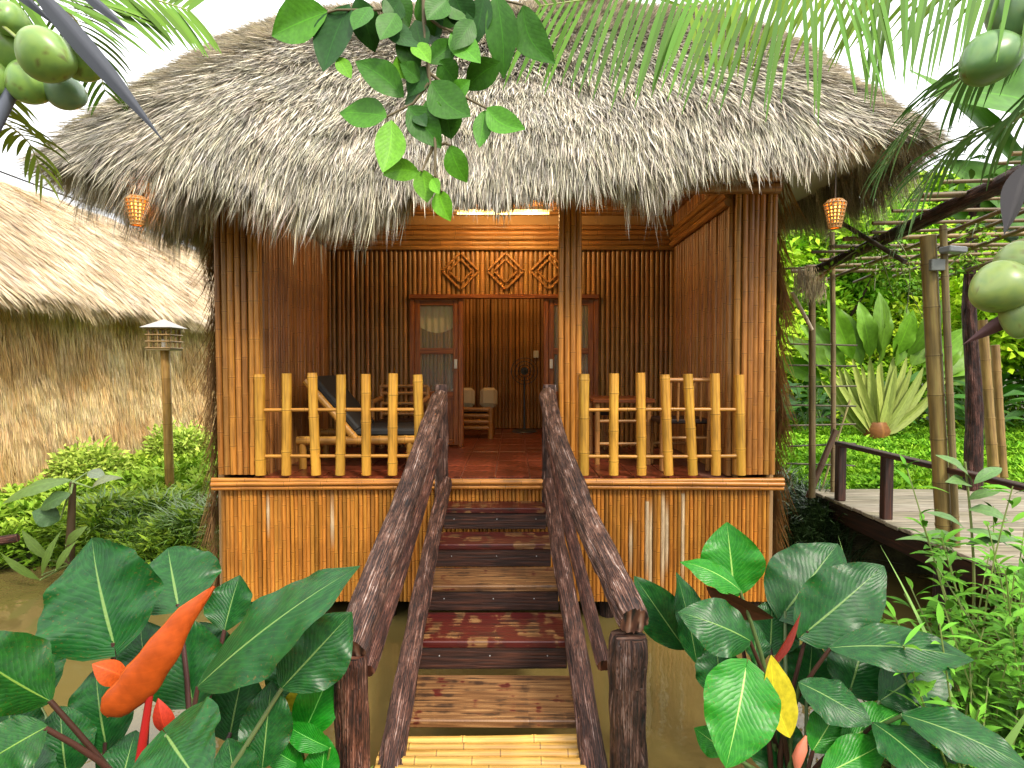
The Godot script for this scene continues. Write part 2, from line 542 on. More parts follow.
# a leaf blade from base to tip whose upper face looks along nrm. shape 0 broad heart, 1 lance, 2 paddle
func leaf_into(mb: MB, base: Vector3, tip: Vector3, nrm: Vector3, width: float, bend: float, fold: float, ripple: float, shape: int, col: Color, nr := 14, nc := 9, side_bend := 0.0) -> void:
	var ax := tip - base
	var l := ax.length()
	ax /= l
	var nn := (nrm - ax * nrm.dot(ax)).normalized()
	var sd := ax.cross(nn).normalized()
	var p := PackedVector3Array()
	var vv := PackedFloat32Array()
	var ph := R(0, TAU)
	var twist := R(-.35, .35) if ripple > .03 else 0.0
	var nn0 := nn
	var sd0 := sd
	for r in nr:
		var u := float(r) / float(nr - 1)
		nn = nn0.rotated(ax, twist * u * u)
		sd = sd0.rotated(ax, twist * u * u)
		var w := 0.0
		match shape:
			0: w = pow(sin(PI * pow(u, .72)), .72) * (1.0 - .12 * u)
			1: w = pow(sin(PI * pow(u, .80)), 1.15)
			2: w = pow(sin(PI * pow(u, .62)), .55)
			3: w = pow(sin(PI * pow(u, .9)), .9)
		w = maxf(w, .012) * width * .5
		var mid := base + ax * (l * u) + nn * (bend * l * 4.0 * u * (1.0 - u)) + sd * (side_bend * l * sin(PI * u))
		vv.append(u)
		for q in nc:
			var s := 2.0 * float(q) / float(nc - 1) - 1.0
			var lift := absf(s) * fold * w + ripple * w * absf(s) * absf(s) * (sin(u * 15.0 + ph + s * 1.3) + .5 * sin(u * 31.0 + ph * 2.0 - s * 2.0))
			# the heart lobes reach back past the stalk
			var back := 0.0
			if shape == 0: back = -.10 * l * absf(s) * exp(-u * 9.0)
			p.append(mid + sd * (s * w * cos(clampf(fold, -1, 1) * .5)) + nn * lift + ax * back)
	mb.grid(p, nr, nc, one(col), false, 1.0, vv)

# straw tuft: blades run along +y from the origin, upper side +z
func tuft(count: int, spread: float, l0: float, l1: float, w: float, lift: float, wild: float, dark := .35) -> ArrayMesh:
	var mb := MB.new()
	for k in count:
		var o := Vector3(R(-spread, spread), R(-.05, .05), R(0, .02))
		var l := R(l0, l1)
		var a := R(-wild, wild)
		var d := Vector3(sin(a), cos(a), R(-.1, .1) + lift * R(.2, 1.0)).normalized()
		var curl := Vector3(R(-.25, .25) * wild, 0, R(-.25, .3) * lift * 2.0) * l
		var side := Vector3(d.y, -d.x, R(-.5, .5)).normalized() * w * R(.5, 1.0)
		var g := R(dark, 1.25)
		var col := Color(g, g * R(.93, 1.02), g * R(.82, 1.0))
		var nn := side.cross(d).normalized()
		if nn.z < 0: nn = -nn
		var ids := []
		for s in 3:
			var u: float = [0.0, .6, 1.0][s]
			var c := o + d * l * u + curl * u * u
			var ww: float = [.8, 1.0, 0.0][s]
			ids.append(mb.vert(c - side * ww, nn, col, Vector2(0, u)))
			if s < 2: ids.append(mb.vert(c + side * ww, nn, col, Vector2(1, u)))
		mb.quad(ids[0], ids[1], ids[3], ids[2])
		mb.tri(ids[2], ids[3], ids[4])
	return mb.mesh()
# clump of small leaves round the origin, growing to +y
func clump(count: int, size: float, l0: float, l1: float, w: float, up: float, col: Color, spread := .5) -> ArrayMesh:
	var mb := MB.new()
	for k in count:
		var a := R(0, TAU)
		var o := Vector3(cos(a), 0, sin(a)) * R(0, size * spread) + Vector3(0, R(0, size * .6), 0)
		var d := Vector3(cos(a), R(-.3, 1.0) + up, sin(a)).normalized()
		var l := R(l0, l1)
		var side := d.cross(Vector3.UP + Vector3(R(-.6, .6), 0, R(-.6, .6))).normalized() * w * R(.7, 1.1)
		var droop := Vector3(0, -l * R(.1, .45), 0)
		var cc := vary(col, .35)
		var nn := side.cross(d).normalized()
		if nn.y < 0: nn = -nn
		var i0 := mb.vert(o, nn, cc, Vector2(.5, 0))
		var i1 := mb.vert(o + d * l * .45 + side, nn, cc, Vector2(0, .5))
		var i2 := mb.vert(o + d * l * .45 - side, nn, cc, Vector2(1, .5))
		var i3 := mb.vert(o + d * l + droop, nn, cc, Vector2(.5, 1))
		mb.tri(i0, i1, i2)
		mb.tri(i1, i3, i2)
	return mb.mesh()
# a palm frond: returns [rachis mesh, leaflet mesh]
func frond(ctrl: Array, r0: float, n: int, l: float, w: float, droop: float, sweep: float, col: Color, rcol: Color, from := .12, updir := Vector3.UP) -> Array:
	var curve := Curve3D.new()
	for k in ctrl.size():
		var tan := Vector3.ZERO
		if k > 0 and k < ctrl.size() - 1: tan = (ctrl[k + 1] - ctrl[k - 1]) * .2
		curve.add_point(ctrl[k], -tan, tan)
	var len := curve.get_baked_length()
	var pts := PackedVector3Array()
	var rad := PackedFloat32Array()
	for k in 17:
		pts.append(curve.sample_baked(len * k / 16.0)); rad.append(lerpf(r0, r0 * .15, k / 16.0))
	var ra := MB.new()
	ra.tube(pts, rad, 7, one(rcol))
	var mb := MB.new()
	for k in n:
		var u := lerpf(from, 1.0, (k + R(-.2, .2)) / float(n - 1))
		u = clampf(u, 0, 1)
		var o := curve.sample_baked(len * u)
		var d := (curve.sample_baked(minf(len * u + .02, len)) - curve.sample_baked(maxf(len * u - .02, 0))).normalized()
		var sd := d.cross(updir).normalized()
		var up := sd.cross(d)
		for sg in [-1.0, 1.0]:
			var ll: float = l * (.45 + .55 * sin(PI * clampf(.18 + u * .74, 0, 1))) * R(.88, 1.08)
			var dir: Vector3 = (sd * sg * cos(sweep) + d * sin(sweep) + up * R(.05, .3)).normalized()
			var side: Vector3 = dir.cross(up).normalized() * w * R(.8, 1.1)
			var cc := vary(col, .28)
			var prev := []
			var pos := o
			var seg := 5
			for s in seg + 1:
				var q := float(s) / seg
				var ww := sin(PI * clampf(.12 + q * .87, 0, 1))
				ww = maxf(pow(ww, .6), .03)
				var nn: Vector3 = side.cross(dir).normalized()
				var a0 := mb.vert(pos - side * ww, nn, cc, Vector2(0, q))
				var a1 := mb.vert(pos + side * ww, nn, cc, Vector2(1, q))
				if prev.size(): mb.quad(prev[0], prev[1], a1, a0)
				prev = [a0, a1]
				dir = (dir + Vector3.DOWN * droop / seg * (.5 + q * 1.2)).normalized()
				pos += dir * (ll / seg)
	return [ra.mesh(), mb.mesh()]

# ---------------------------------------------------------------- the hut
const HX := -.145                      # hut centre line
const XL := -2.54
const XR := 2.253
const IL := -2.17                      # inner faces of the porch side walls
const IR := 1.90
const ZB := -1.95                      # back wall of the porch
const ZR := -4.1                       # back wall of the room
const GOLD := Color(.47, .215, .042)
const AMBER := Color(.40, .195, .046)
const BROWN := Color(.37, .205, .075)

func xform(p: Vector3, b := Basis()) -> Transform3D:
	return Transform3D(b, p)
func cane_row(parent: Node, x0: float, x1: float, y0: float, y1: float, z: float, dia: float, col: Color, along_z := false, variants := 6, skip = null, pale_at := []) -> void:
	var n := int(round((x1 - x0) / dia))
	var meshes := []
	for k in variants: meshes.append(cane(y1 - y0, dia * .488, vary(col, .34), 9, .2 + dia * 1.6))
	for k in n:
		var x := x0 + (k + .5) * (x1 - x0) / n
		if skip != null and skip.call(x): continue
		var m: Mesh = meshes[rng.randi() % variants]
		for pa in pale_at:
			if absf(pa[0] - x) < dia * .5: m = cane(y1 - y0, dia * .488, vary(col, .1), 9, .26, Vector2(pa[1], pa[2]))
		var p := Vector3(z + R(-.004, .004), y0, x) if along_z else Vector3(x, y0, z + R(-.004, .004))
		part(parent, "bamboo_cane", m, M.cane, xform(p, (Basis(Vector3.UP, R(0, TAU)) * Basis(Vector3.FORWARD, R(-.003, .003))).scaled_local(Vector3(1, 1, 1) * Vector3(R(.9, 1.08), 1, R(.9, 1.08)))))

func surf_frame(f: Callable, u: float, v: float) -> Array:
	var p: Vector3 = f.call(u, v)
	var du: Vector3 = f.call(u + .004, v) - p
	var dv: Vector3 = f.call(u, v + .004) - p
	return [p, du, dv]
# tufts lie on f(u, v) pointing to falling v; returns [transforms, colours]
func thatch(f: Callable, out: Vector3, count: int, v0: float, v1: float, tones: Array, keep = null, scale0 := .8, scale1 := 1.25, lift := .02) -> Array:
	var top := 0.0
	for k in 200:
		var s := surf_frame(f, R(0, 1), R(v0, v1))
		top = maxf(top, s[1].cross(s[2]).length())
	var xs := []
	var cs := []
	var tries := 0
	var nz := noise(77, .9, 3)
	while xs.size() < count and tries < count * 12:
		tries += 1
		var u := R(0, 1)
		var v := R(v0, v1)
		var s := surf_frame(f, u, v)
		if R(0, 1) * top > s[1].cross(s[2]).length(): continue
		if keep != null and R(0, 1) > keep.call(s[0]): continue
		var nn: Vector3 = s[1].cross(s[2]).normalized()
		if nn.dot(s[0] - out) < 0: nn = -nn
		var b := frame_y(-s[2], nn)
		b = b * Basis(Vector3(0, 0, 1), R(-.16, .16)) * Basis(Vector3(1, 0, 0), R(-.03, .12))
		var sc := R(scale0, scale1)
		xs.append(Transform3D(b.scaled_local(Vector3(sc, sc, sc)), s[0] + nn * R(-.01, lift)))
		var g := clampf(.5 + .8 * nz.get_noise_3dv(s[0]) + R(-.25, .25), 0, 1)
		var c: Color = (tones[0] as Color).lerp(tones[1], g)
		cs.append(vary(c, .2))
	return [xs, cs]
func split_copies(parent: Node, called: String, meshes: Array, m: Material, xs: Array, cs: Array) -> void:
	for k in meshes.size():
		var a := []
		var b := []
		for q in range(k, xs.size(), meshes.size()):
			a.append(xs[q]); b.append(cs[q])
		copies(parent, called, meshes[k], m, a, b)

func eave_height(x: float, z: float) -> float:
	var d := (x - HX) / 3.4
	return 2.30 + .30 * pow(absf(d), 2.2) + .20 * smoothstep(.2, 1.0, x) + .07 * smoothstep(-1.0, -.7, x) * (1.0 - smoothstep(.3, .6, x)) + .02 * sin(x * 5.3)
func round_rect(u: float, hx: float, hz: float, r: float) -> Vector2:      # a walk round a rounded rectangle
	var sx := 2.0 * (hx - r)
	var sz := 2.0 * (hz - r)
	var arc := r * PI * .5
	var s := fposmod(u, 1.0) * (2.0 * sx + 2.0 * sz + 4.0 * arc)
	var ctr := [Vector2(hx - r, hz - r), Vector2(hx - r, r - hz), Vector2(r - hx, r - hz), Vector2(r - hx, hz - r)]
	for k in 4:
		var l := sx if k % 2 == 0 else sz
		if s < l:
			match k:
				0: return Vector2(r - hx + s, hz)
				1: return Vector2(hx, hz - r - s)
				2: return Vector2(hx - r - s, -hz)
				3: return Vector2(-hx, r - hz + s)
		s -= l
		if s < arc:
			var a := PI * .5 * (1.0 - k) - s / r
			return ctr[k] + Vector2(cos(a), sin(a)) * r
		s -= arc
	return Vector2(r - hx, hz)
var roof_noise := noise(61, .8, 3)
func roof_point(u: float, v: float) -> Vector3:
	var e := round_rect(u, 3.62, 2.75, .75)
	var lo := Vector3(-.19 + e.x, eave_height(-.19 + e.x, -2.15 + e.y), -2.15 + e.y)
	var n := Vector2(e.x / 3.62, e.y / 2.75)
	var hi := Vector3(-.15 + clampf(n.x * 1.08, -1, 1) * (2.30 if n.x < 0 else 2.5), 5.06 - .10 * n.x * n.x, -2.2 + n.y * .30)
	var flat := 1.0 - smoothstep(.55, .95, absf(n.x)) * smoothstep(.3, .9, absf(n.y))
	var vv := maxf(v, 0.0)
	var p := lo.lerp(hi, pow(vv, 1.0 + .40 * flat))
	p.y = lerpf(lo.y, hi.y, pow(vv, 1.0 - .14 * flat))
	var out := Vector3(n.x * .6, .9, n.y).normalized()
	return p + out * (.04 * sin(PI * vv) + .07 * roof_noise.get_noise_3d(e.x, e.y, vv * 3.0))

func build_roof(hut: Node3D) -> void:
	var mb := MB.new()
	var nc := 96
	var rows := 22
	var p := PackedVector3Array()
	var axis := PackedVector3Array()
	for r in rows + 3:
		axis.append(Vector3(-.14, 2.4, -2.15))
		for q in nc:
			var u := float(q) / nc
			var e := roof_point(u, 0.0)
			if r == 0: p.append(Vector3(-.14, 2.72, -2.15) + (e - Vector3(-.14, e.y, -2.15)) * .62)
			elif r == 1: p.append(Vector3(-.14, e.y - .10, -2.15) + (e - Vector3(-.14, e.y, -2.15)) * .93)
			else: p.append(roof_point(u, float(r - 2) / rows) - Vector3(0, .03, 0))
	mb.grid(p, rows + 3, nc, one(Color(.45, .40, .33)), true, 1.0, PackedFloat32Array(), axis)
	var roof := part(hut, "roof", mb.mesh(), M.straw)
	var tones := [Color(.50, .455, .395), Color(.95, .90, .82)]
	var ms := []
	for k in 5: ms.append(tuft(16, .085, .15, .32, .0040, .25, .17, .22))
	var keep := func(q: Vector3) -> float: return 1.0 if q.z > -2.4 else .25
	var xc := thatch(roof_point, Vector3(-.15, 2, -2.2), 22000, .0, .99, tones, keep)
	bake(roof, "thatch_straw", ms, M.straw, xc[0], xc[1])
	# the ragged fringe under the eaves
	var fr := []
	for k in 5: fr.append(tuft(13, .06, .18, .46, .0040, .10, .13, .25))
	var xs := []
	var cs := []
	var nz := noise(5, .8, 3)
	for k in 6500:
		var u := R(0, 1)
		var e := roof_point(u, 0.0)
		if e.z < -2.6 and R(0, 1) < .7: continue
		var inn := R(0, .11)
		var o := Vector3(-.14, e.y, -2.15) + (e - Vector3(-.14, e.y, -2.15)) * (1.0 - inn) + Vector3(0, R(-.06, .08), 0)
		var out := Vector3(e.x + .14, 0, e.z + 2.15).normalized()
		var b := frame_y(Vector3.DOWN + out * R(-.05, .30) + Vector3(R(-.15, .15), 0, R(-.15, .15)), out)
		var hang := 1.0 + .9 * nz.get_noise_2d(e.x * 1.2, e.z * 1.2)
		if e.z > 0 and e.x > -2.0 and e.x < -.85: hang += .1
		if e.z > 0 and e.x > -.85 and e.x < .42: hang -= .6
		if e.z > 0 and e.x > .42: hang -= .5
		if R(0, 1) < .035: hang *= 1.5
		xs.append(Transform3D(b.scaled_local(Vector3(1, clampf(hang, .4, 2.2), 1)), o))
		var c: Color = tones[0].lerp(tones[1], clampf(R(0, 1) + .3, 0, 1))
		cs.append(vary(c, .25) * Color(1.0, .97, .88))
	bake(roof, "eave_fringe", fr, M.straw, xs, cs)

func build_hut() -> void:
	var hut := thing("bamboo_hut", "golden bamboo bungalow on stilts with a shaggy grey thatched roof and open porch", "hut", Vector3(HX, -1.25, -2))
	# floor
	var fl := group_part(hut, "floor")
	part(fl, "floor_slab", box_mesh(xform(Vector3(HX, -.075, -2.09)), Vector3(2.33, .06, 2.05), .005, Color(.20, .08, .05)), M.plain)
	var tile_ms := []
	for k in 5: tile_ms.append(box_mesh(Transform3D(), Vector3(.1455, .0075, .1455), .003, vary(Color(.50, .10, .045), .25), 1.7))
	for k in 14:
		for q in 14:
			var x := HX - 1.95 + k * .3
			var z := -.19 - q * .3
			if x > IR - .1 or z < ZR + .1: continue
			part(fl, "tile", tile_ms[rng.randi() % 5], M.tile, xform(Vector3(x, -.0075 + R(-.001, .001), z)))
	# lower wall
	var lw := group_part(hut, "lower_wall")
	part(lw, "wall_panel", box_mesh(xform(Vector3(HX, -.56, -.05)), Vector3(2.37, .5, .02), .004, AMBER), M.plain)
	var pale := [[at(630, 540, 5.12).x, .35, .75], [at(646, 540, 5.12).x, .2, .9], [at(650, 540, 5.12).x, .1, .7], [at(661, 540, 5.12).x, .1, .95], [at(666, 540, 5.12).x, .35, .9], [at(684, 540, 5.12).x, .35, .97], [at(334, 540, 5.12).x, .5, .97], [at(270, 540, 5.12).x, .6, .9]]
	cane_row(lw, XL + .045, XR - .04, -1.07, -.10, 0.0, .0347, GOLD, false, 14, null, pale)
	# side and back walls below the floor, boards behind thatch
	for s in [-1.0, 1.0]:
		var x: float = XL + .03 if s < 0 else XR - .03
		part(lw, "wall_panel", box_mesh(xform(Vector3(x, .82, -2.1)), Vector3(.02, 1.9, 2.05), .004, BROWN), M.plain)
	part(lw, "wall_panel", box_mesh(xform(Vector3(HX, .82, -4.17)), Vector3(2.35, 1.9, .02), .004, BROWN), M.plain)
	# ledge of stacked canes
	var lg := group_part(hut, "ledge")
	for k in 3:
		var mb := MB.new()
		var z: float = [.045, .06, .05][k]
		cane_into(mb, Vector3(XL - .01, -.082 + k * .036, z), Vector3(XR + .055, -.082 + k * .036, z), .0195, vary(GOLD * Color(1.1, 1.12, 1.2), .1), 10, .34)
		part(lg, "ledge_cane", mb.mesh(), M.cane)
	# corner walls and posts
	for s in 2:
		var cw := group_part(hut, "corner_wall")
		var a: float = [XL + .02, IR - .0][s]
		var b: float = [IL + .03, XR][s]
		part(cw, "wall_panel", box_mesh(xform(Vector3((a + b) / 2, 1.35, -.05)), Vector3((b - a) / 2 - .01, 1.33, .02), .003, AMBER), M.plain)
		cane_row(cw, a, b, .03, 2.70, 0.0, .053, AMBER * Color(1.08, 1.1, 1.1), false, 8)
	var pp := group_part(hut, "porch_post")
	for k in 4:
		part(pp, "bamboo_cane", cane(2.7, .0235 + .003 * (k % 2), GOLD * Color(1.05, 1.05, 1.0), 10, .36), M.cane, xform(Vector3(.425 + k * .046, .03, .005 - .012 * (k % 2)), Basis(Vector3.UP, k)))
	part(pp, "post_core", box_mesh(xform(Vector3(.494, 1.37, -.055)), Vector3(.075, 1.34, .03), .004, AMBER), M.plain)
	# porch back wall: above the door frame only where x is within it
	var bw := group_part(hut, "back_wall")
	var fx0 := -1.17
	var fx1 := .985
	part(bw, "wall_panel", box_mesh(xform(Vector3((IL + fx0) / 2, 1.35, ZB - .06)), Vector3((fx0 - IL) / 2, 1.38, .03), .003, BROWN), M.plain)
	part(bw, "wall_panel", box_mesh(xform(Vector3((IR + fx1) / 2, 1.35, ZB - .06)), Vector3((IR - fx1) / 2, 1.38, .03), .003, BROWN), M.plain)
	part(bw, "wall_panel", box_mesh(xform(Vector3((fx0 + fx1) / 2, 2.25, ZB - .06)), Vector3((fx1 - fx0) / 2, .48, .03), .003, BROWN), M.plain)
	cane_row(bw, IL, fx0, .0, 2.35, ZB, .056, BROWN, false, 6)
	cane_row(bw, fx1, IR, .0, 2.35, ZB, .056, BROWN, false, 6)
	cane_row(bw, fx0, fx1, 1.79, 2.35, ZB, .056, BROWN * Color(1.1, 1.1, 1.1), false, 6)
	var bm := group_part(hut, "wall_beam")
	for k in 5:
		var mb := MB.new()
		cane_into(mb, Vector3(IL, 2.33 + k * .058, ZB + .05 + .012 * (k % 2)), Vector3(IR, 2.33 + k * .058, ZB + .05 + .012 * (k % 2)), .031, vary(BROWN, .2), 9, .42)
		part(bm, "beam_cane", mb.mesh(), M.cane)
	for s in 2:                        # the side walls
		var sw := group_part(hut, "side_wall")
		var x: float = [IL, IR][s]
		part(sw, "wall_panel", box_mesh(xform(Vector3(x + (-.05 if s == 0 else .05), 1.35, -1.0)), Vector3(.015, 1.38, .93), .003, BROWN), M.plain)
		cane_row(sw, ZB + .02, -.09, .0, 2.72, x, .056, BROWN * Color(1.0, .95, .9), true, 6)
		var mb := MB.new()
		for k in 3: cane_into(mb, Vector3(x + (.05 if s == 0 else -.05), 2.36 + k * .07, ZB + .1), Vector3(x + (.05 if s == 0 else -.05), 2.36 + k * .07, -.06), .036, vary(BROWN, .2), 9, .4)
		part(sw, "side_beam", mb.mesh(), M.cane)
	# door frame, glazed side panels, diamonds
	var df := group_part(hut, "door_frame")
	var wc := Color(.95, .9, .85)
	part(df, "lintel", box_mesh(xform(Vector3((fx0 + fx1) / 2, 1.765, ZB + .03)), Vector3((fx1 - fx0) / 2 + .03, .025, .04), .006, wc), M.door)
	for x in [fx0 + .0, -.60, .40, fx1 - .0]:
		part(df, "jamb", box_mesh(xform(Vector3(x, .87, ZB - .005)), Vector3(.028, .869, .045), .005, wc), M.door)
	for s in 2:
		var gp := group_part(hut, "glazed_panel")
		var x0: float = [fx0 + .03, .43][s]
		var x1: float = [-.63, fx1 - .03][s]
		var cx := (x0 + x1) / 2
		var hw := (x1 - x0) / 2
		for y in [1.70, 1.13, .62, .06]:
			part(gp, "rail", box_mesh(xform(Vector3(cx, y, ZB)), Vector3(hw - .061, .035, .022), .004, wc * .9), M.door)
		for sx in [-1.0, 1.0]:
			part(gp, "stile", box_mesh(xform(Vector3(cx + sx * (hw - .03), .88, ZB)), Vector3(.03, .855, .024), .004, wc * .95), M.door)
		part(gp, "bottom_panel", box_mesh(xform(Vector3(cx, .34, ZB)), Vector3(hw - .06, .245, .012), .003, wc * .7), M.door)
		for y in [[1.165, 1.665], [.655, 1.095]]:
			part(gp, "pane", box_mesh(xform(Vector3(cx, (y[0] + y[1]) / 2, ZB)), Vector3(hw - .061, (y[1] - y[0]) / 2, .003), .001), M.glass)
		if s == 0:
			var mb := MB.new()            # gathered cream sheet added to imitate the eave mirrored in the upper pane
			var p := PackedVector3Array()
			for r in 7:
				for q in 25:
					var t := q / 24.0
					p.append(Vector3(lerpf(x0 + .04, x1 - .05, t), 1.69 - r * (.045 + .012 * sin(t * PI)), ZB - .09 + .018 * sin(t * 34.0) * (.5 + r * .1)))
			mb.grid(p, 7, 25, one(Color(.62, .50, .30)), false, 1, PackedFloat32Array())
			part(gp, "reflection_sheet", mb.mesh(), M.straw)
		var kn := MB.new()
		kn.cbox(xform(Vector3(x1 - .03 if s == 0 else x0 + .03, .98, ZB + .04)), Vector3(.018, .055, .012), .004, Color(.6, .6, .55))
		part(gp, "door_handle", kn.mesh(), M.satin)
	for x in [-.60, -.075, .43]:
		var dt := group_part(hut, "diamond_trim")
		for sc in [[.21, .022], [.135, .018]]:
			for k in 4:
				var a := PI / 4 + k * PI / 2
				var d := Vector3(cos(a), sin(a), 0)
				var tg := Vector3(-d.y, d.x, 0)
				var o: Vector3 = Vector3(x, 2.06, ZB + .045) + d * (sc[0] * .72)
				part(dt, "slat", box_mesh(Transform3D(Basis(tg, d, Vector3(0, 0, 1)), o), Vector3(sc[0] * .72 - sc[1] * .5, sc[1] * .55, .012), .005, Color(.46, .24, .075)), M.cane)
	# ceiling of dark split canes
	var ce := MB.new()
	for k in 36: cane_into(ce, Vector3(IL, 2.74, -.06 - k * .055), Vector3(IR, 2.74, -.06 - k * .055), .03, vary(BROWN, .2), 7, .5)
	var cp := part(hut, "ceiling", ce.mesh(), M.cane)
	cp.set_meta("kind", "stuff")
	part(hut, "ceiling_panel", box_mesh(xform(Vector3(HX, 2.80, -2.05)), Vector3(2.3, .02, 2.1), .003, BROWN), M.plain)
	var fb := MB.new()
	for k in 3: cane_into(fb, Vector3(XL, 2.45 + k * .09, .03), Vector3(XR, 2.45 + k * .09, .03), .048, vary(BROWN, .2), 9, .5)
	part(hut, "front_beam", fb.mesh(), M.cane)
	# the room behind
	var rc := MB.new()
	for k in 74: cane_into(rc, Vector3(IL + k * .055, 0, ZR + .05), Vector3(IL + k * .055, 2.7, ZR + .05), .029, vary(BROWN * 1.1, .25), 7, .3)
	for k in 36:
		cane_into(rc, Vector3(IL - .0, 0, ZR + .1 + k * .055), Vector3(IL - .0, 2.7, ZR + .1 + k * .055), .029, vary(BROWN, .25), 7, .3)
		cane_into(rc, Vector3(IR + .0, 0, ZR + .1 + k * .055), Vector3(IR + .0, 2.7, ZR + .1 + k * .055), .029, vary(BROWN, .25), 7, .3)
	part(hut, "room_wall", rc.mesh(), M.cane).set_meta("kind", "stuff")
	# light switches
	for q in [[.365, 1.13, ZR + .1], ]:
		part(hut, "light_switch", box_mesh(xform(Vector3(q[0], q[1], q[2])), Vector3(.04, .055, .012), .004, Color(.7, .68, .6)), M.plain)
	# railings
	for s in 2:
		var rl := group_part(hut, "porch_railing")
		var xs: Array = [[260, 286, 315, 340, 366, 392.5, 419], [584, 614, 641.5, 668, 692, 716, 741]][s]
		var y1 := at(300, 374, 5.10).y
		for k in xs.size():
			var x: float = at(xs[k], 420, 5.10).x
			var top: float = y1 + [.0, .005, .01, -.005, .0, .005, -.005][k]
			var lean: float = [0, .01, -.02, .012, 0, .008, -.01][k] if s == 0 else [0, 0, -.012, -.03, -.04, -.015, -.02][k]
			var mb := MB.new()
			cane_into(mb, Vector3(x - lean * .3, .028, .02), Vector3(x + lean, top, .02), .0405 if k > 0 else .044, vary(Color(.60, .36, .06), .12), 14, .30)
			var rim := MB.new()
			part(rl, "baluster", mb.mesh(), M.cane)
		for y in [410, 456]:
			var mb := MB.new()
			var yy := at(300, y, 5.12).y
			cane_into(mb, Vector3(at(xs[0] - 4, 400, 5.1).x, yy, .02), Vector3(at(xs[6] + 3, 400, 5.1).x, yy + .004, .02), .0155, Color(.50, .27, .06), 9, .34)
			part(rl, "rail", mb.mesh(), M.cane)
	# stilts down into the pond
	for x in [XL + .14, -1.1, .85, XR - .14]:
		for z in [-.14, -2.1, -4.0]:
			part(hut, "stilt", log_mesh([Vector3(x, -1.95, z), Vector3(x, -.14, z)], .075, .07, 900 + int(x * 10) + int(z), .6, Color(.35, .3, .27)), M.log)
	# straw cladding on the outside of the side walls
	for s in [-1.0, 1.0]:
		var x: float = XL if s < 0 else XR
		var f := func(u: float, v: float) -> Vector3: return Vector3(x + s * (.05 + .05 * (1.0 - v)), lerpf(-1.05, 2.6, v), lerpf(-4.2, -.12, u))
		var cl := part(hut, "straw_cladding", box_mesh(xform(Vector3(x + s * .03, .8, -2.16)), Vector3(.022, 1.85, 2.02), .005, Color(.36, .22, .10)), M.plain)
		var xc := thatch(f, Vector3(0, .8, -2), 1500, 0.02, 1.0, [Color(.30, .17, .07), Color(.52, .33, .15)], null, .9, 1.4)
		split_copies(cl, "cladding_straw", [tuft(14, .07, .2, .4, .0045, .25, .15), tuft(14, .07, .2, .4, .0045, .3, .2)], M.straw, xc[0], xc[1])
	build_roof(hut)

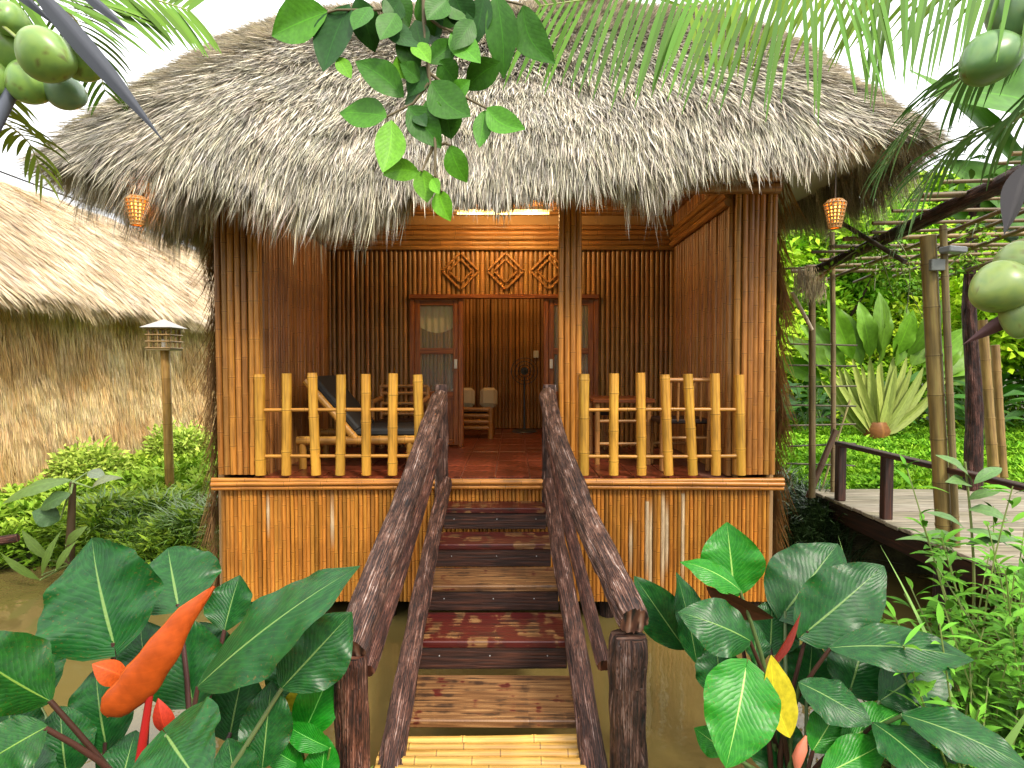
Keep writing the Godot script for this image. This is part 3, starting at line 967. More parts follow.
# ---------------------------------------------------------------- stair and walkway
func build_stair() -> void:
	var st := thing("log_staircase", "weathered plank staircase with rough log handrails and worn red paint", "staircase", Vector3(-.14, -1.2, 1.6))
	var T5 := [[-.20, .27, .42], [-.37, .69, .435], [-.53, 1.10, .46], [-.70, 1.555, .477], [-.88, 2.06, .488]]
	var kinds := [0, 0, 2, 0, 2]
	var tint := [Color.WHITE, Color.WHITE, Color.WHITE, Color.WHITE, Color.WHITE]
	for k in 5:
		var q: Array = T5[k]
		var dep: float = [.30, .34, .38, .43, .46][k]
		part(st, "tread", box_mesh(xform(Vector3(-.14, q[0] - .021, q[1] - dep / 2), Basis(Vector3(0, 0, 1), R(-.008, .008))), Vector3(q[2], .021, dep / 2), .006, tint[k], 1.1), M["tread%d" % kinds[k]])
		if k < 4:
			part(st, "riser", box_mesh(xform(Vector3(-.14, q[0] - .108, q[1] - .03), Basis(Vector3(0, 0, 1), R(-.006, .006))), Vector3(q[2] - .004, .065, .022), .005, Color.WHITE, 1.3), M.riser)
		for s in [R(-.8, -.6), R(-.1, .1), R(.55, .8)]:
			var nb := MB.new()
			nb.rod(Vector3(-.14 + q[2] * s, q[0] - .09, q[1] - .012), Vector3(-.14 + q[2] * s, q[0] - .09, q[1] - .005), .004, .004, 8, Color(.4, .4, .4))
			if k < 4: part(st, "nail", nb.mesh(), M.satin)
	for s in 2:
		var a := [Vector3(-.60, .70, .12), Vector3(-.615, .47, .75), Vector3(-.655, .13, 1.45), Vector3(-.70, -.12, 2.0), Vector3(-.735, -.33, 2.44)]
		var b := [Vector3(-.56, -.02, .05), Vector3(-.585, -.36, .85), Vector3(-.59, -.66, 1.55), Vector3(-.585, -1.02, 2.4)]
		var m := [Vector3(-.60, .33, .15), Vector3(-.64, -.05, 1.0), Vector3(-.70, -.52, 2.25)]
		if s == 1:
			a = [Vector3(.30, .72, .10), Vector3(.315, .50, .62), Vector3(.37, .28, 1.10), Vector3(.44, .06, 1.65), Vector3(.555, -.19, 2.44)]
			b = [Vector3(.31, -.02, .05), Vector3(.34, -.36, .85), Vector3(.375, -.66, 1.55), Vector3(.40, -1.02, 2.4)]
			m = [Vector3(.32, .33, .15), Vector3(.37, -.05, 1.0), Vector3(.455, -.52, 2.2)]
		part(st, "handrail", log_mesh(a, .070, .080, 100 + s, 1.0), M.log)
		part(st, "stringer", log_mesh(b, .056, .064, 110 + s, 1.0, Color(.92, .80, .78)), M.log)
		part(st, "mid_rail", log_mesh(m, .036, .040, 120 + s, .8, Color(1.0, .72, .66)), M.log)
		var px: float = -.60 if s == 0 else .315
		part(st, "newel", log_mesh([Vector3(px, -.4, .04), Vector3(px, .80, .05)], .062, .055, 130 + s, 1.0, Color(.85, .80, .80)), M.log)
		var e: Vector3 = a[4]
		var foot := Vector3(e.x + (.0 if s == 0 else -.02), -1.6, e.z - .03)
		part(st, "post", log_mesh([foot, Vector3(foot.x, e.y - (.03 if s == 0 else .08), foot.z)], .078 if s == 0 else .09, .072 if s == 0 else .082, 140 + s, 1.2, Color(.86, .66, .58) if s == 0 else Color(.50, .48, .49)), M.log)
	var wk := thing("bamboo_walkway", "walkway of yellow bamboo canes laid crosswise at the foot of the staircase", "walkway", Vector3(-.14, -1.2, 3.4))
	for k in 52:
		var z := 2.10 + k * .056
		var mb := MB.new()
		cane_into(mb, Vector3(-.14 - R(.50, .54), -.965 + R(-.006, .006), z), Vector3(-.14 + R(.50, .54), -.965 + R(-.006, .006), z + R(-.01, .01)), R(.024, .029), vary(Color(.58, .38, .10), .3), 10, .33)
		part(wk, "bamboo_cane", mb.mesh(), M.cane)
	for x in [-.52, .24]:
		part(wk, "bearer", log_mesh([Vector3(x, -1.04, 2.0), Vector3(x, -1.04, 5.1)], .045, .045, 151, .5, Color(.6, .5, .4)), M.log)
		for z in [2.9, 4.9]:
			part(wk, "leg", log_mesh([Vector3(x, -1.9, z), Vector3(x, -1.07, z)], .05, .05, 152, .5, Color(.5, .4, .35)), M.log)

# ---------------------------------------------------------------- porch furniture, lamps
func canes_part(o: Node, called: String, segs: Array, r: float, col: Color) -> void:
	for s in segs:
		var mb := MB.new()
		cane_into(mb, s[0], s[1], r, vary(col, .12), 9, .24)
		part(o, called, mb.mesh(), M.cane)
func build_furniture() -> void:
	var yel := Color(.52, .30, .07)
	var c := thing("bamboo_lounger", "low reclining bamboo lounge chair with black seat behind the porch railing", "lounge chair", Vector3(-1.6, 0, -.75))
	canes_part(c, "side_rail", [[Vector3(-2.0, .26, -.45), Vector3(-.88, .27, -.45)], [Vector3(-2.0, .26, -1.15), Vector3(-.88, .27, -1.15)]], .042, yel)
	canes_part(c, "leg", [[Vector3(-1.95, 0, -.45), Vector3(-1.95, .3, -.45)], [Vector3(-1.95, 0, -1.15), Vector3(-1.95, .3, -1.15)], [Vector3(-.95, 0, -.45), Vector3(-.95, .3, -.45)], [Vector3(-.95, 0, -1.15), Vector3(-.95, .3, -1.15)]], .035, yel)
	canes_part(c, "back_post", [[Vector3(-1.45, .27, -.45), Vector3(-1.92, .82, -.45)], [Vector3(-1.45, .27, -1.15), Vector3(-1.92, .82, -1.15)]], .035, yel)
	canes_part(c, "back_slat", [[Vector3(-1.90, .80, -.45), Vector3(-1.90, .80, -1.15)], [Vector3(-1.74, .61, -.45), Vector3(-1.74, .61, -1.15)]], .025, yel)
	part(c, "seat_cushion", box_mesh(xform(Vector3(-1.15, .335, -.8)), Vector3(.34, .035, .33), .02, Color(.015, .013, .013)), M.plain)
	part(c, "back_cushion", box_mesh(xform(Vector3(-1.66, .60, -.8), Basis(Vector3(0, 0, 1), -.86)), Vector3(.33, .035, .33), .02, Color(.015, .013, .013)), M.plain)
	c = thing("bamboo_armchair", "slatted brown bamboo armchair against the porch back wall behind the lounger", "armchair", Vector3(-1.25, 0, -1.6))
	for s in [-1.0, 1.0]:
		canes_part(c, "leg", [[Vector3(-1.25 + s * .27, 0, -1.38), Vector3(-1.25 + s * .27, .56, -1.38)], [Vector3(-1.25 + s * .27, 0, -1.82), Vector3(-1.25 + s * .27, .72, -1.84)]], .025, BROWN * 1.3)
		canes_part(c, "arm", [[Vector3(-1.25 + s * .27, .56, -1.34), Vector3(-1.25 + s * .27, .58, -1.83)]], .028, BROWN * 1.3)
	for y in [.40, .52, .64, .72]: canes_part(c, "back_slat", [[Vector3(-1.53, y, -1.83), Vector3(-.97, y, -1.83)]], .018, BROWN * 1.3)
	part(c, "seat", box_mesh(xform(Vector3(-1.25, .32, -1.6)), Vector3(.26, .03, .22), .01, BROWN), M.wood)
	# right: table and two dark chairs
	c = thing("bamboo_table", "square bamboo porch table standing between two slatted chairs", "table", Vector3(1.05, 0, -.85))
	part(c, "table_top", box_mesh(xform(Vector3(1.08, .62, -.95)), Vector3(.30, .02, .30), .006, Color(.7, .6, .5)), M.door)
	for s in [[-1, -1], [1, -1], [-1, 1], [1, 1]]: canes_part(c, "leg", [[Vector3(1.08 + s[0] * .25, 0, -.95 + s[1] * .25), Vector3(1.08 + s[0] * .25, .60, -.95 + s[1] * .25)]], .026, BROWN * 1.2)
	for y in [.2, .42]: canes_part(c, "stretcher", [[Vector3(.83, y, -.70), Vector3(1.33, y, -.70)]], .016, BROWN * 1.2)
	var n := 0
	for q in [[1.58, -.55, 0.0, "dark slatted bamboo chair beside the porch side wall, facing the table"], [.86, -1.5, PI * .5, "dark slatted bamboo chair with black backrest between the porch table and back wall"]]:
		c = thing("porch_chair", q[3], "chair", Vector3.ZERO, "chairs at the porch table")
		for s in [-1.0, 1.0]:
			canes_part(c, "leg", [[Vector3(s * .21, 0, .2), Vector3(s * .21, .45, .2)], [Vector3(s * .21, 0, -.2), Vector3(s * .22, .86, -.24)]], .021, BROWN * 1.2)
		for k in 5: canes_part(c, "back_slat", [[Vector3(-.14 + k * .07, .45, -.21), Vector3(-.14 + k * .07, .82, -.235)]], .011, BROWN * 1.2)
		canes_part(c, "top_rail", [[Vector3(-.23, .83, -.24), Vector3(.23, .83, -.24)]], .02, BROWN * 1.2)
		canes_part(c, "stretcher", [[Vector3(-.21, .2, .2), Vector3(.21, .2, .2)], [Vector3(-.21, .3, -.2), Vector3(.21, .3, -.2)]], .014, BROWN * 1.2)
		part(c, "seat", box_mesh(xform(Vector3(0, .45, 0)), Vector3(.235, .02, .22), .008, BROWN), M.wood)
		if n == 1: part(c, "back_cushion", box_mesh(xform(Vector3(0, .70, -.19)), Vector3(.2, .2, .03), .015, Color(.012, .014, .02)), M.plain)
		c.rotation.y = q[2] + (PI if n == 0 else 0.0)
		c.position = Vector3(q[0], 0, q[1])
		n += 1
	c = thing("bamboo_sofa", "small bamboo sofa with two cream cushions inside the room", "sofa", Vector3(-.62, 0, -2.9))
	canes_part(c, "leg", [[Vector3(-.28, 0, -2.75), Vector3(-.28, .40, -2.75)], [Vector3(-.28, 0, -3.2), Vector3(-.28, .44, -3.2)], [Vector3(-1.0, 0, -2.75), Vector3(-1.0, .40, -2.75)], [Vector3(-1.0, 0, -3.2), Vector3(-1.0, .40, -3.2)]], .04, AMBER)
	for y in [.14, .22, .30, .38]: canes_part(c, "front_slat", [[Vector3(-1.0, y, -2.75), Vector3(-.28, y, -2.75)]], .030, AMBER)
	part(c, "seat", box_mesh(xform(Vector3(-.64, .36, -2.98)), Vector3(.33, .03, .2), .01, AMBER), M.wood)
	for x in [-.68, -.32]:
		part(c, "cushion", box_mesh(xform(Vector3(x, .52, -3.08), Basis(Vector3(1, 0, 0), -.3)), Vector3(.17 if x < -.5 else .12, .14, .06), .05, Color(.62, .48, .27)), M.plain)
	c = thing("standing_fan", "dark standing fan with a round base in the doorway room", "fan", Vector3(.18, 0, -3.55))
	var mb := MB.new()
	mb.tube(PackedVector3Array([Vector3(.18, 0, -3.55), Vector3(.18, .025, -3.55), Vector3(.18, .045, -3.55)]), PackedFloat32Array([.18, .17, .05]), 24, one(Color(.05, .05, .05)))
	part(c, "base", mb.mesh(), M.satin)
	mb = MB.new()
	mb.rod(Vector3(.18, .03, -3.55), Vector3(.18, .80, -3.55), .017, .014, 10, Color(.08, .08, .08))
	part(c, "pole", mb.mesh(), M.satin)
	mb = MB.new()
	for r in [.19, .14, .09]:
		var ring := PackedVector3Array()
		for k in 25: ring.append(Vector3(.18 + cos(k * TAU / 24) * r, .88 + sin(k * TAU / 24) * r, -3.50 + .03 * (1.0 - r / .19)))
		mb.tube(ring, PackedFloat32Array([.006]), 5, one(Color(.05, .05, .05)), false)
	for k in 12: mb.rod(Vector3(.18, .88, -3.46), Vector3(.18 + cos(k * TAU / 12) * .19, .88 + sin(k * TAU / 12) * .19, -3.50), .003, .003, 4, Color(.05, .05, .05))
	part(c, "cage", mb.mesh(), M.satin)
	mb = MB.new()
	mb.rod(Vector3(.18, .88, -3.62), Vector3(.18, .88, -3.50), .06, .05, 14, Color(.05, .05, .05))
	part(c, "motor", mb.mesh(), M.satin)
	# the lit tube under the porch ceiling
	c = thing("tube_light", "lit warm fluorescent tube under the porch ceiling", "lamp", at(502, 213, 6.4))
	var a := at(457, 213, 6.4)
	var b := at(549, 213, 6.4)
	mb = MB.new()
	mb.cbox(xform((a + b) / 2 + Vector3(0, .045, 0)), Vector3((b.x - a.x) / 2 + .04, .02, .03), .004, Color(.6, .55, .45))
	part(c, "fitting", mb.mesh(), M.plain)
	mb = MB.new()
	mb.rod(a, b, .014, .014, 12, Color(1, 1, 1))
	var glow := StandardMaterial3D.new()
	glow.albedo_color = Color(1, .9, .7); glow.emission_enabled = true; glow.emission = Color(1.0, .78, .42); glow.emission_energy_multiplier = 3.0
	part(c, "lamp_tube", mb.mesh(), glow)
	mb = MB.new()
	mb.rod((a + b) / 2 + Vector3(0, .06, 0), Vector3((a + b).x / 2, 2.715, a.z), .012, .012, 8, Color(.3, .25, .2))
	part(c, "mount", mb.mesh(), M.plain)
	for k in 3:
		var li := OmniLight3D.new()
		li.name = "tube_glow_%d" % k
		li.light_color = Color(1.0, .82, .56)
		li.light_energy = TUBE_ENERGY
		li.light_size = .05
		li.omni_range = 9.0; li.omni_attenuation = 2.0
		li.shadow_enabled = true
		add_child(li)
		li.position = a.lerp(b, .2 + .3 * k) + Vector3(0, -.05, .0)
	# a globe lamp on the room's ceiling: its light and its glints on the varnished wall show through the door
	var go := Vector3(-.1, 2.45, -3.0)
	c = thing("globe_lamp", "warm globe lamp on the ceiling of the room behind the door", "lamp", go)
	mb = MB.new()
	var gp_ := PackedVector3Array()
	var gr_ := PackedFloat32Array()
	for k in 9:
		gp_.append(go + Vector3(0, .09 * cos(PI * k / 8.0), 0)); gr_.append(maxf(.09 * sin(PI * k / 8.0), .002))
	mb.tube(gp_, gr_, 16, one(Color.WHITE))
	part(c, "lamp_globe", mb.mesh(), glow)
	mb = MB.new()
	mb.rod(go + Vector3(0, .08, 0), Vector3(go.x, 2.78, go.z), .02, .03, 10, Color(.5, .4, .3))
	part(c, "stem", mb.mesh(), M.plain)
	var rl_ := OmniLight3D.new()
	rl_.name = "globe_glow"
	rl_.light_color = Color(1.0, .82, .56); rl_.light_energy = .20; rl_.light_size = .09; rl_.shadow_enabled = true
	rl_.omni_range = 8.0; rl_.omni_attenuation = 2.0
	add_child(rl_)
	rl_.position = go
	# rattan lanterns at the eaves
	n = 0
	for q in [[137, 211, 4.42, "glowing orange woven lantern hanging under the eave beside the straw-walled building"], [835, 214, 4.5, "glowing orange woven lantern hanging under the eave beside the pergola"]]:
		var o := at(q[0], q[1], q[2])
		c = thing("woven_lantern", q[3], "lantern", o, "woven eave lanterns")
		mb = MB.new()
		for r in 9:                       # woven bands
			var ring := PackedVector3Array()
			var y := .10 - r * .025
			var rad := .076 - .005 * r if r > 1 else .045 + .026 * r
			for k in 21: ring.append(o + Vector3(cos(k * TAU / 20) * (rad + .004 * (k % 2)), y, sin(k * TAU / 20) * (rad + .004 * (k % 2))))
			mb.tube(ring, PackedFloat32Array([.0075]), 5, one(vary(Color(.42, .22, .07), .2)), false)
		for k in 14:
			var line := PackedVector3Array()
			for r in 9:
				var rad := .076 - .005 * r if r > 1 else .045 + .026 * r
				line.append(o + Vector3(cos(k * TAU / 14) * rad, .10 - r * .025, sin(k * TAU / 14) * rad))
			mb.tube(line, PackedFloat32Array([.009]), 5, one(vary(Color(.42, .22, .07), .2)), false)
		part(c, "woven_shade", mb.mesh(), M.satin)
		mb = MB.new()
		mb.tube(PackedVector3Array([o + Vector3(0, .07, 0), o + Vector3(0, .05, 0), o + Vector3(0, 0, 0), o + Vector3(0, -.05, 0), o + Vector3(0, -.07, 0)]), PackedFloat32Array([.02, .04, .05, .04, .01]), 14, one(Color.WHITE))
		var g2 := StandardMaterial3D.new()
		g2.albedo_color = Color(1, .85, .6); g2.emission_enabled = true; g2.emission = Color(1.0, .70, .30); g2.emission_energy_multiplier = 2.6
		part(c, "bulb", mb.mesh(), g2)
		mb = MB.new()
		mb.rod(o + Vector3(0, .07, 0), o + Vector3(0, .42, 0), .005, .005, 6, Color(.05, .04, .03))
		part(c, "cord", mb.mesh(), M.plain)
		var li := OmniLight3D.new()
		li.name = "lantern_glow_%d" % n
		li.light_color = Color(1.0, .6, .25); li.light_energy = .06; li.light_size = .05; li.shadow_enabled = true
		li.omni_range = 6.0; li.omni_attenuation = 2.0
		add_child(li)
		li.position = o
		n += 1

# ---------------------------------------------------------------- the straw building and its garden lamp
func build_neighbour() -> void:
	var nb := thing("straw_building", "long low building with golden straw walls and a pale thatched roof", "building", Vector3(-9.3, -.95, -5))
	var XW := -7.35
	part(nb, "wall", box_mesh(xform(Vector3(XW - 1.95, .7, -6.5)), Vector3(1.9, 1.7, 8.5), .01, Color(.48, .32, .16)), M.plain)
	var wall := func(u: float, v: float) -> Vector3:
		return Vector3(XW + .08 * (1.0 - v) + .03 * sin(u * 60.0), lerpf(-1.0, 2.3, v), lerpf(-14.8, 1.8, u))
	var ms := []
	for k in 5: ms.append(tuft(15, .10, .14, .32, .0062, .02, .17, .5))
	var xc := thatch(wall, Vector3(-12, .7, -6), 9500, .0, 1.0, [Color(.74, .45, .18), Color(1.0, .80, .48)], null, .9, 1.4)
	split_copies(nb, "wall_straw", ms, M.straw, xc[0], xc[1])
	var rp := func(u: float, v: float) -> Vector3:
		var z := lerpf(-15.5, 2.5, u)
		return Vector3(lerpf(-6.85, -9.35, v), lerpf(2.10, 4.35, v) + .16 * sin(PI * v) + .03 * sin(u * 70.0), z)
	var mb := MB.new()
	var p := PackedVector3Array()
	for r in 14:
		for q in 30:
			var u := q / 29.0
			if r < 12: p.append(rp.call(u, r / 11.0) - Vector3(0, .03, 0))
			elif r == 12: p.append(Vector3(-11.9, 2.1, lerpf(-15.5, 2.5, u)))
			else: p.append(Vector3(-7.3, 2.0, lerpf(-15.5, 2.5, u)))
	mb.grid(p, 14, 30, one(Color(.5, .42, .30)), false, 1, PackedFloat32Array())
	var roof := part(nb, "roof", mb.mesh(), M.straw)
	xc = thatch(rp, Vector3(-9, 0, -6), 9500, .0, .995, [Color(.66, .51, .35), Color(.95, .81, .62)], null, .9, 1.35)
	var rm := []
	for k in 5: rm.append(tuft(15, .10, .2, .45, .006, .07, .10, .65))
	split_copies(roof, "roof_straw", rm, M.straw, xc[0], xc[1])
	var xs := []
	var cs := []
	for k in 1700:
		var e: Vector3 = rp.call(R(0, 1), R(-.01, .02))
		var b := frame_y(Vector3(R(.1, .8), -1, R(-.2, .2)), Vector3(1, .3, 0))
		xs.append(Transform3D(b.scaled_local(Vector3.ONE * R(.6, 1.1)), e + Vector3(R(-.15, 0), R(-.1, .02), 0)))
		cs.append(vary(Color(.72, .58, .38), .25))
	split_copies(roof, "eave_fringe", rm, M.straw, xs, cs)
	# garden lamp
	var base := at(170, 497, 8.8)
	base.y = -1.0
	var top := at(165, 349, 8.8)
	var lp := thing("garden_lamp", "bamboo pole lamp with caged lantern under a pale pyramid roof", "garden lamp", base)
	mb = MB.new()
	cane_into(mb, base, top, .062, Color(.46, .31, .12), 12, .33)
	part(lp, "pole", mb.mesh(), M.cane)
	var o := at(164.5, 349, 8.8)
	var y1 := at(164, 328, 8.8).y
	for k in 12:
		var a := k * TAU / 12
		var s := Vector3(clampf(cos(a) * 1.5, -1, 1), 0, clampf(sin(a) * 1.5, -1, 1)) * .165
		mb = MB.new()
		mb.rod(Vector3(o.x, o.y, o.z) + s, Vector3(o.x, y1, o.z) + s, .011, .011, 6, Color(.33, .25, .13))
		part(lp, "cage_bar", mb.mesh(), M.cane)
	for k in 4:
		var y := lerpf(o.y + .01, y1 - .01, k / 3.0)
		for s in [[Vector3(-1, 0, -1), Vector3(1, 0, -1)], [Vector3(1, 0, -1), Vector3(1, 0, 1)], [Vector3(1, 0, 1), Vector3(-1, 0, 1)], [Vector3(-1, 0, 1), Vector3(-1, 0, -1)]]:
			mb = MB.new()
			mb.rod(Vector3(o.x, y, o.z) + s[0] * .172, Vector3(o.x, y, o.z) + s[1] * .172, .012, .012, 6, Color(.36, .27, .14))
			part(lp, "cage_rail", mb.mesh(), M.cane)
	part(lp, "cage_floor", box_mesh(xform(Vector3(o.x, o.y - .01, o.z)), Vector3(.17, .012, .17), .003, Color(.3, .22, .12)), M.plain)
	mb = MB.new()
	mb.rod(Vector3(o.x, o.y, o.z), Vector3(o.x, o.y + .14, o.z), .04, .04, 10, Color(.7, .68, .6))
	part(lp, "lamp_bulb", mb.mesh(), M.plain)
	mb = MB.new()
	for k in 4:
		var a := Vector3(o.x, y1 + .13, o.z)
		var c1 := Vector3(o.x, y1, o.z) + Vector3([-1, 1, 1, -1][k], 0, [-1, -1, 1, 1][k]) * .225
		var c2 := Vector3(o.x, y1, o.z) + Vector3([1, 1, -1, -1][k], 0, [-1, 1, 1, -1][k]) * .225
		var nn := ((c1 + c2) / 2 - Vector3(o.x, y1, o.z)).normalized() * .4 + Vector3.UP
		var i0 := mb.vert(a, nn.normalized(), Color(.36, .34, .32), Vector2.ZERO)
		mb.tri(i0, mb.vert(c1, nn.normalized(), Color(.36, .34, .32), Vector2.ZERO), mb.vert(c2, nn.normalized(), Color(.36, .34, .32), Vector2.ZERO))
		var i1 := mb.vert(c1, Vector3.DOWN, Color(.4, .38, .35), Vector2.ZERO)
		mb.tri(i1, mb.vert(c2, Vector3.DOWN, Color(.4, .38, .35), Vector2.ZERO), mb.vert(Vector3(o.x, y1, o.z), Vector3.DOWN, Color(.4, .38, .35), Vector2.ZERO))
	part(lp, "lamp_roof", mb.mesh(), M.plain)
	# the cable above the straw roof
	mb = MB.new()
	var cab := thing("power_cable", "thin dark cable sagging above the pale thatched roof", "cable", Vector3(-9, 4.3, -6))
	var pts := PackedVector3Array()
	for k in 20:
		var t := k / 19.0
		pts.append(Vector3(-9.35, 4.75 - .25 * sin(PI * t), lerpf(2, -14, t)))
	mb.tube(pts, PackedFloat32Array([.016]), 6, one(Color(.02, .02, .02)))
	part(cab, "wire", mb.mesh(), M.plain)
	for z in [2.0, -14.0]:
		mb = MB.new()
		mb.rod(Vector3(-9.35, 4.3, z), Vector3(-9.35, 4.85, z), .03, .03, 8, Color(.3, .2, .1))
		part(cab, "cable_post", mb.mesh(), M.plain)

# ---------------------------------------------------------------- ground and water
func sm(a: float, b: float, x: float) -> float:
	return smoothstep(a, b, x)
func ground_height(x: float, z: float) -> float:
	var land := lerpf(-.98, -.62, sm(2.4, 4.2, x) * sm(.0, -1.6, z))
	var far_bank := -1.25
	if x > -2.7 and x < 2.4: far_bank = -2.6
	far_bank += .18 * sin(x * 1.7) + .1 * sin(x * 4.1)
	var near_bank := 2.30 + .2 * sin(x * 2.3) - .8 * sm(1.5, 2.4, x)
	var right := 5.2
	var pond := sm(far_bank - .35, far_bank + .35, z) * (1.0 - sm(near_bank - .35, near_bank + .35, z)) * (1.0 - sm(right - .4, right + .4, x)) * sm(-16.0, -15.0, x)
	if z > 1.0: land = -1.12
	elif x > 2.4 and z > -1.5: land = lerpf(land, -1.1, sm(-1.5, 1.0, z))
	return lerpf(land, -1.9, pond)
func build_ground() -> void:
	var xs := PackedFloat32Array()
	var zs := PackedFloat32Array()
	for k in 121:
		var t := k / 60.0 - 1.0
		xs.append(signf(t) * (absf(t) * 9.0 + pow(absf(t), 5.0) * 90.0))
		zs.append(signf(t) * (absf(t) * 9.0 + pow(absf(t), 5.0) * 90.0))
	var nz := noise(8, .8, 3)
	var p := PackedVector3Array()
	var cols := PackedColorArray()
	for a in 121:
		for b in 121:
			var x := xs[b]
			var z := zs[a]
			p.append(Vector3(x, ground_height(x, z) + .04 * nz.get_noise_2d(x * 2, z * 2), z))
			var g := clampf(.5 + nz.get_noise_2d(x, z), 0, 1)
			cols.append(Color(.5, .5, .3).lerp(Color(.35, .62, .2), g))
	var mb := MB.new()
	mb.grid(p, 121, 121, cols, false, 1, PackedFloat32Array())
	struct("ground", mb.mesh(), M.soil)
	mb = MB.new()
	var q := PackedVector3Array()
	for a in 21:
		for b in 21: q.append(Vector3(-17 + b * 1.15, -1.25, -5 + a * .45))
	mb.grid(q, 21, 21, one(Color.WHITE), false, 1, PackedFloat32Array())
	struct("water", mb.mesh(), M.water)

func cover(called: String, label: String, category: String, meshes: Array, m: Material, n: int, x0: float, x1: float, z0: float, z1: float, s0: float, s1: float, tone: Color, tone2: Color, keep = null) -> void:
	var o := thing(called, label, category, Vector3((x0 + x1) / 2, -1, (z0 + z1) / 2))
	o.set_meta("kind", "stuff")
	var xs := []
	var cs := []
	var nz := noise(19, .7, 3)
	for k in n:
		var x := R(x0, x1)
		var z := R(z0, z1)
		var y := ground_height(x, z)
		if y < -1.32: continue
		if keep != null and not keep.call(x, z): continue
		var s := R(s0, s1) * (1.0 + .5 * nz.get_noise_2d(x * 1.3, z * 1.3))
		xs.append(Transform3D((Basis(Vector3.UP, R(0, TAU)) * Basis(Vector3.RIGHT, R(-.2, .2))).scaled_local(Vector3(s, s, s)), Vector3(x, y - .02, z)))
		cs.append(vary(tone.lerp(tone2, clampf(.5 + 1.1 * nz.get_noise_2d(x * 2, z * 2), 0, 1)), .2))
	split_copies(o, "foliage", meshes, m, xs, cs)
func grass_tuft(n: int, l0: float, l1: float, w: float, lean: float, col: Color) -> ArrayMesh:
	var mb := MB.new()
	for k in n:
		var a := R(0, TAU)
		var dir := Vector3(cos(a), 0, sin(a))
		var l := R(l0, l1)
		var o := dir * R(0, .06)
		var d := (Vector3.UP + dir * R(.1, lean)).normalized()
		var side := Vector3(-dir.z, 0, dir.x) * w
		var cc := vary(col, .3)
		var prev := []
		for s in 4:
			var q := s / 3.0
			var ww: float = [.7, 1.0, .8, .05][s]
			var nn := side.cross(d).normalized()
			var i0 := mb.vert(o - side * ww, nn, cc, Vector2(0, q))
			var i1 := mb.vert(o + side * ww, nn, cc, Vector2(1, q))
			if prev.size(): mb.quad(prev[0], prev[1], i1, i0)
			prev = [i0, i1]
			o += d * l / 3.0
			d = (d + (dir * .5 + Vector3.DOWN * .55) * lean * .8).normalized()
	return mb.mesh()

